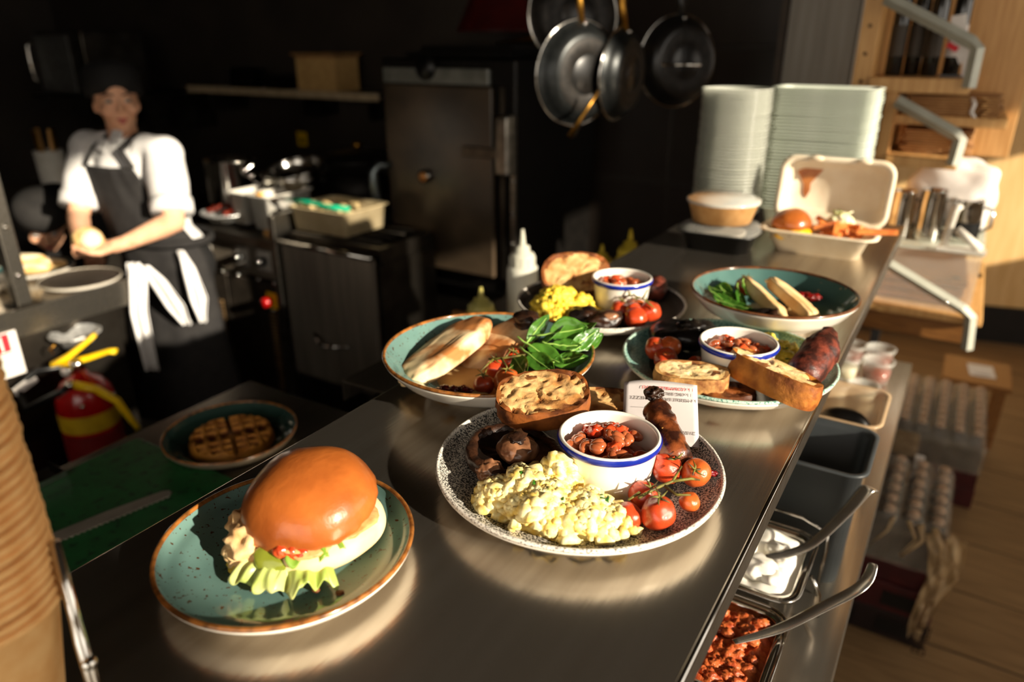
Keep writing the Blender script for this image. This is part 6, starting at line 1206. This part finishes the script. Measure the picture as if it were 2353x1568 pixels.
# ================================================================ tubs and pans on the serving bench
GREYP = mat('charcoal_tub', (58, 62, 64), (48, 52, 54), rough=0.4, scale=12)
t = thing('charcoal_tub', 'deep charcoal plastic tub on the serving bench', 'tub', (-0.112, 1.062, 0.901))
pan_shell(0.078, 0.076, 0.20, 0.010, 0.022, 0.005, 0.003).build('shell', GREYP, t, fix=True)
t = thing('clear_tub', 'clear deep tub with black lids beyond the charcoal tub', 'tub', (-0.112, 1.226, 0.901))
pan_shell(0.078, 0.076, 0.20, 0.010, 0.022, 0.005, 0.003).build('shell', mat('wood_reflection_plastic', (214, 184, 146), (196, 164, 126), rough=0.15, alpha=0.55), t, fix=True)  # brown of mirrored wood put into the clear plastic's colour
for k, (x, y, z, r) in enumerate(((-0.092, 1.262, 1.014, 0.046), (-0.148, 1.255, 1.008, 0.036), (-0.10, 1.226, 0.955, 0.05))):
    t = thing('black_lid', ['round black lid standing highest in the clear tub', 'smaller black lid at the left of the clear tub', 'black lid at the bottom of the clear tub'][k], 'lid', (x, y, z if k < 2 else 0.915))
    MB().blob((0, 0, 0.010), (r, 0.020 if k < 2 else r, r if k < 2 else 0.012), 4, e=0.85).build('disc', BLACKP, t); MB().blob((0, -0.012 if k < 2 else 0, 0.012), (r * 0.7, 0.014, r * 0.7 if k < 2 else 0.014), 3).build('inner_ridge', BLACKP, t)
def gn_pan(loc, label):
    t = thing('steel_pan', label, 'pan', loc); pan_shell(0.080, 0.076, 0.10, 0.008, 0.022, 0.009, 0.0015).build('shell', CHROME, t, fix=True)
    MB().tube([(x, y, 0.0995) for x, y in rect_ring(0.0885, 0.0845, 0.03)], 0.0018, 6, closed=True).build('rolled_rim', CHROME, t); return t
gn_pan((-0.160, 0.882, 0.901), 'small steel pan of white yoghurt below the pass')
gn_pan((-0.160, 0.700, 0.901), 'small steel pan of red relish nearest the bottom edge')
def fill_sheet(name, part, label, c, w, d, z, amp, fr, m, cat, seed=1, sharp=False):
    t = thing(name, label, cat, (c[0], c[1], 0.905))
    def f(u, v):
        p_, q_ = (u - 0.5) * 2, (v - 0.5) * 2; x, y = p_ * w * (1 - 0.12 * q_ ** 8), q_ * d * (1 - 0.12 * p_ ** 8); n = nz((x * fr, y * fr, seed)) + 0.5 * nz((x * fr * 2.3, y * fr * 2.3, seed + 3)) + (0.5 * nz((x * fr * 5, y * fr * 5, seed + 7)) if sharp else 0)
        e = min(1, (1 - max(abs(u - 0.5), abs(v - 0.5)) * 2) * 6); return (x, y, z - 0.905 + amp * n * (0.4 + 0.6 * e) - 0.012 * (1 - e))
    MB().sheet(f, 60, 56).build(part, m, t); MB().prism(rect_ring(w * 0.90, d * 0.90, 0.02), 0.0, max(0.01, z - 0.905 - amp * 1.6 - 0.012)).build('bulk', m, t, smooth=False); return t
YOG = mat('yoghurt', (246, 242, 232), (236, 230, 216), rough=0.35, scale=20, sss=0.1)
t = fill_sheet('yoghurt', 'spooned_surface', 'thick white yoghurt filling the farther steel pan', (-0.160, 0.882), 0.0765, 0.0725, 1.001, 0.009, 22, YOG, 'yoghurt', 4)
for k, (x, y, z, r) in enumerate(((0.045, 0.02, 0.096, 0.016), (0.03, -0.035, 0.098, 0.022), (0.052, -0.045, 0.098, 0.014), (0.055, -0.01, 0.096, 0.012), (-0.01, 0.0, 0.10, 0.022))): MB().blob((x, y, z), (r * 1.2, r, r * 0.7), 3, 0.4, 1.8, k).build('dollop', YOG, t)
REL = mat('red_relish', (196, 104, 52), (156, 62, 28), rough=0.4, scale=120, bump=0.8, bscale=240, sss=0.05)
t = fill_sheet('relish', 'coarse_surface', 'coarse orange-red relish filling the nearer steel pan', (-0.160, 0.700), 0.0765, 0.0725, 0.995, 0.010, 30, REL, 'relish', 8, True)
for k in range(90): a, b_ = random.uniform(-0.064, 0.064), random.uniform(-0.062, 0.062); MB().blob((a, b_, 0.090 + 0.008 * nz((a * 30, b_ * 30, 2))), (random.uniform(0.005, 0.010), 0.006, 0.005), 3, 0.5, 3.5, k).build('relish_lump', REL, t)
def tongs(label, pts, wd, loc=None):
    b = Vector(pts[0]); t = thing('serving_spoon', label, 'spoon', b); P = [Vector(p) - b for p in pts]
    Q, Wq = [], []
    for i in range(len(P) - 1):
        p0, p1, p2, p3 = P[max(i - 1, 0)], P[i], P[i + 1], P[min(i + 2, len(P) - 1)]
        for k in range(6):
            s = k / 6; Q.append(0.5 * (2 * p1 + (p2 - p0) * s + (2 * p0 - 5 * p1 + 4 * p2 - p3) * s * s + (3 * p1 - p0 - 3 * p2 + p3) * s ** 3)); Wq.append(wd[i] * (1 - s) + wd[i + 1] * s)
    MB().tube(Q + [P[-1]], Wq + [wd[-1] * 0.8], 16, flat=0.22).build('handle', SPOON, t)
    MB().blob(P[0] + (P[0] - P[1]).normalized() * 0.018 - UP * 0.016, (0.026, 0.018, 0.005), 3, M=frame(P[0] - P[1], (0, 0, 1))).build('bowl', CHROME, t); return t
tongs('flat steel spoon handle rising from the yoghurt', [(-0.128, 0.868, 1.006), (-0.082, 0.905, 1.020), (-0.048, 0.944, 1.062), (-0.030, 0.968, 1.092), (-0.024, 0.976, 1.094), (-0.021, 0.981, 1.090)], [0.007, 0.008, 0.010, 0.011, 0.0105, 0.010])
tongs('curved steel spoon handle rising from the red relish', [(-0.122, 0.700, 1.003), (-0.080, 0.742, 1.010), (-0.040, 0.776, 1.036), (-0.012, 0.800, 1.055), (-0.002, 0.818, 1.064), (0.000, 0.832, 1.078)], [0.004, 0.007, 0.0078, 0.0078, 0.0075, 0.006])
t = thing('wire_holder', 'bent chrome wire holder around the yoghurt pan', 'wire rack', (-0.120, 0.965, 0.901))
MB().tube([(-0.10, 0.012, 0.118), (0.02, 0.010, 0.116), (0.056, 0.006, 0.106), (0.058, 0.004, 0.08), (0.056, 0.0, 0.002)], 0.0026, 8).build('top_wire', CHROME, t)
MB().tube([(0.052, -0.06, 0.002), (0.068, -0.07, 0.02), (0.066, -0.075, 0.06), (0.052, -0.08, 0.09)], 0.0026, 8).build('side_loop', CHROME, t)
def deli_pot(x, y, r, h, m, label):
    t = thing('deli_pot', label, 'pot', (x, y, 0.901))
    MB().lathe([(0.0, 0.0), (r * 0.8, 0.0), (r * 0.97, h), (r * 1.02, h), (r * 1.02, h + 0.003), (r * 0.95, h + 0.002), (r * 0.78, 0.002), (0, 0.002)], seg=32).build('wall', CLEAR, t)
    MB().lathe([(0.0, 0.003), (r * 0.77, 0.003), (r * 0.88, h * 0.62), (0.0, h * 0.64)], seg=32).build('filling', m, t)
    MB().lathe([(r * 1.04, h - 0.002), (r * 1.06, h + 0.005), (r * 0.9, h + 0.006), (r * 0.86, h + 0.003), (0, h + 0.003)], seg=32).build('lid', CLEAR, t)
CRM = mat('cream_dip', (236, 226, 196), (220, 208, 170), rough=0.4)
for a in ((-0.090, 2.0 - 0.09, 0.034, 0.048, SAUCE, 'clear pot of red sauce at the far end of the serving bench'), (-0.155, 1.90, 0.034, 0.048, SAUCE, 'clear pot of red sauce hidden behind the pass edge'), (-0.085, 1.815, 0.035, 0.052, SAUCE, 'clear pot of red sauce nearest the right bench edge'), (-0.150, 1.80, 0.030, 0.05, CRM, 'narrow clear pot of cream dip against the pass'), (-0.100, 1.70, 0.034, 0.030, CRM, 'low clear pot of cream dip in front of the red sauces'), (-0.155, 1.68, 0.030, 0.030, CRM, 'low clear cream pot nearest the clear tub')): deli_pot(*a)
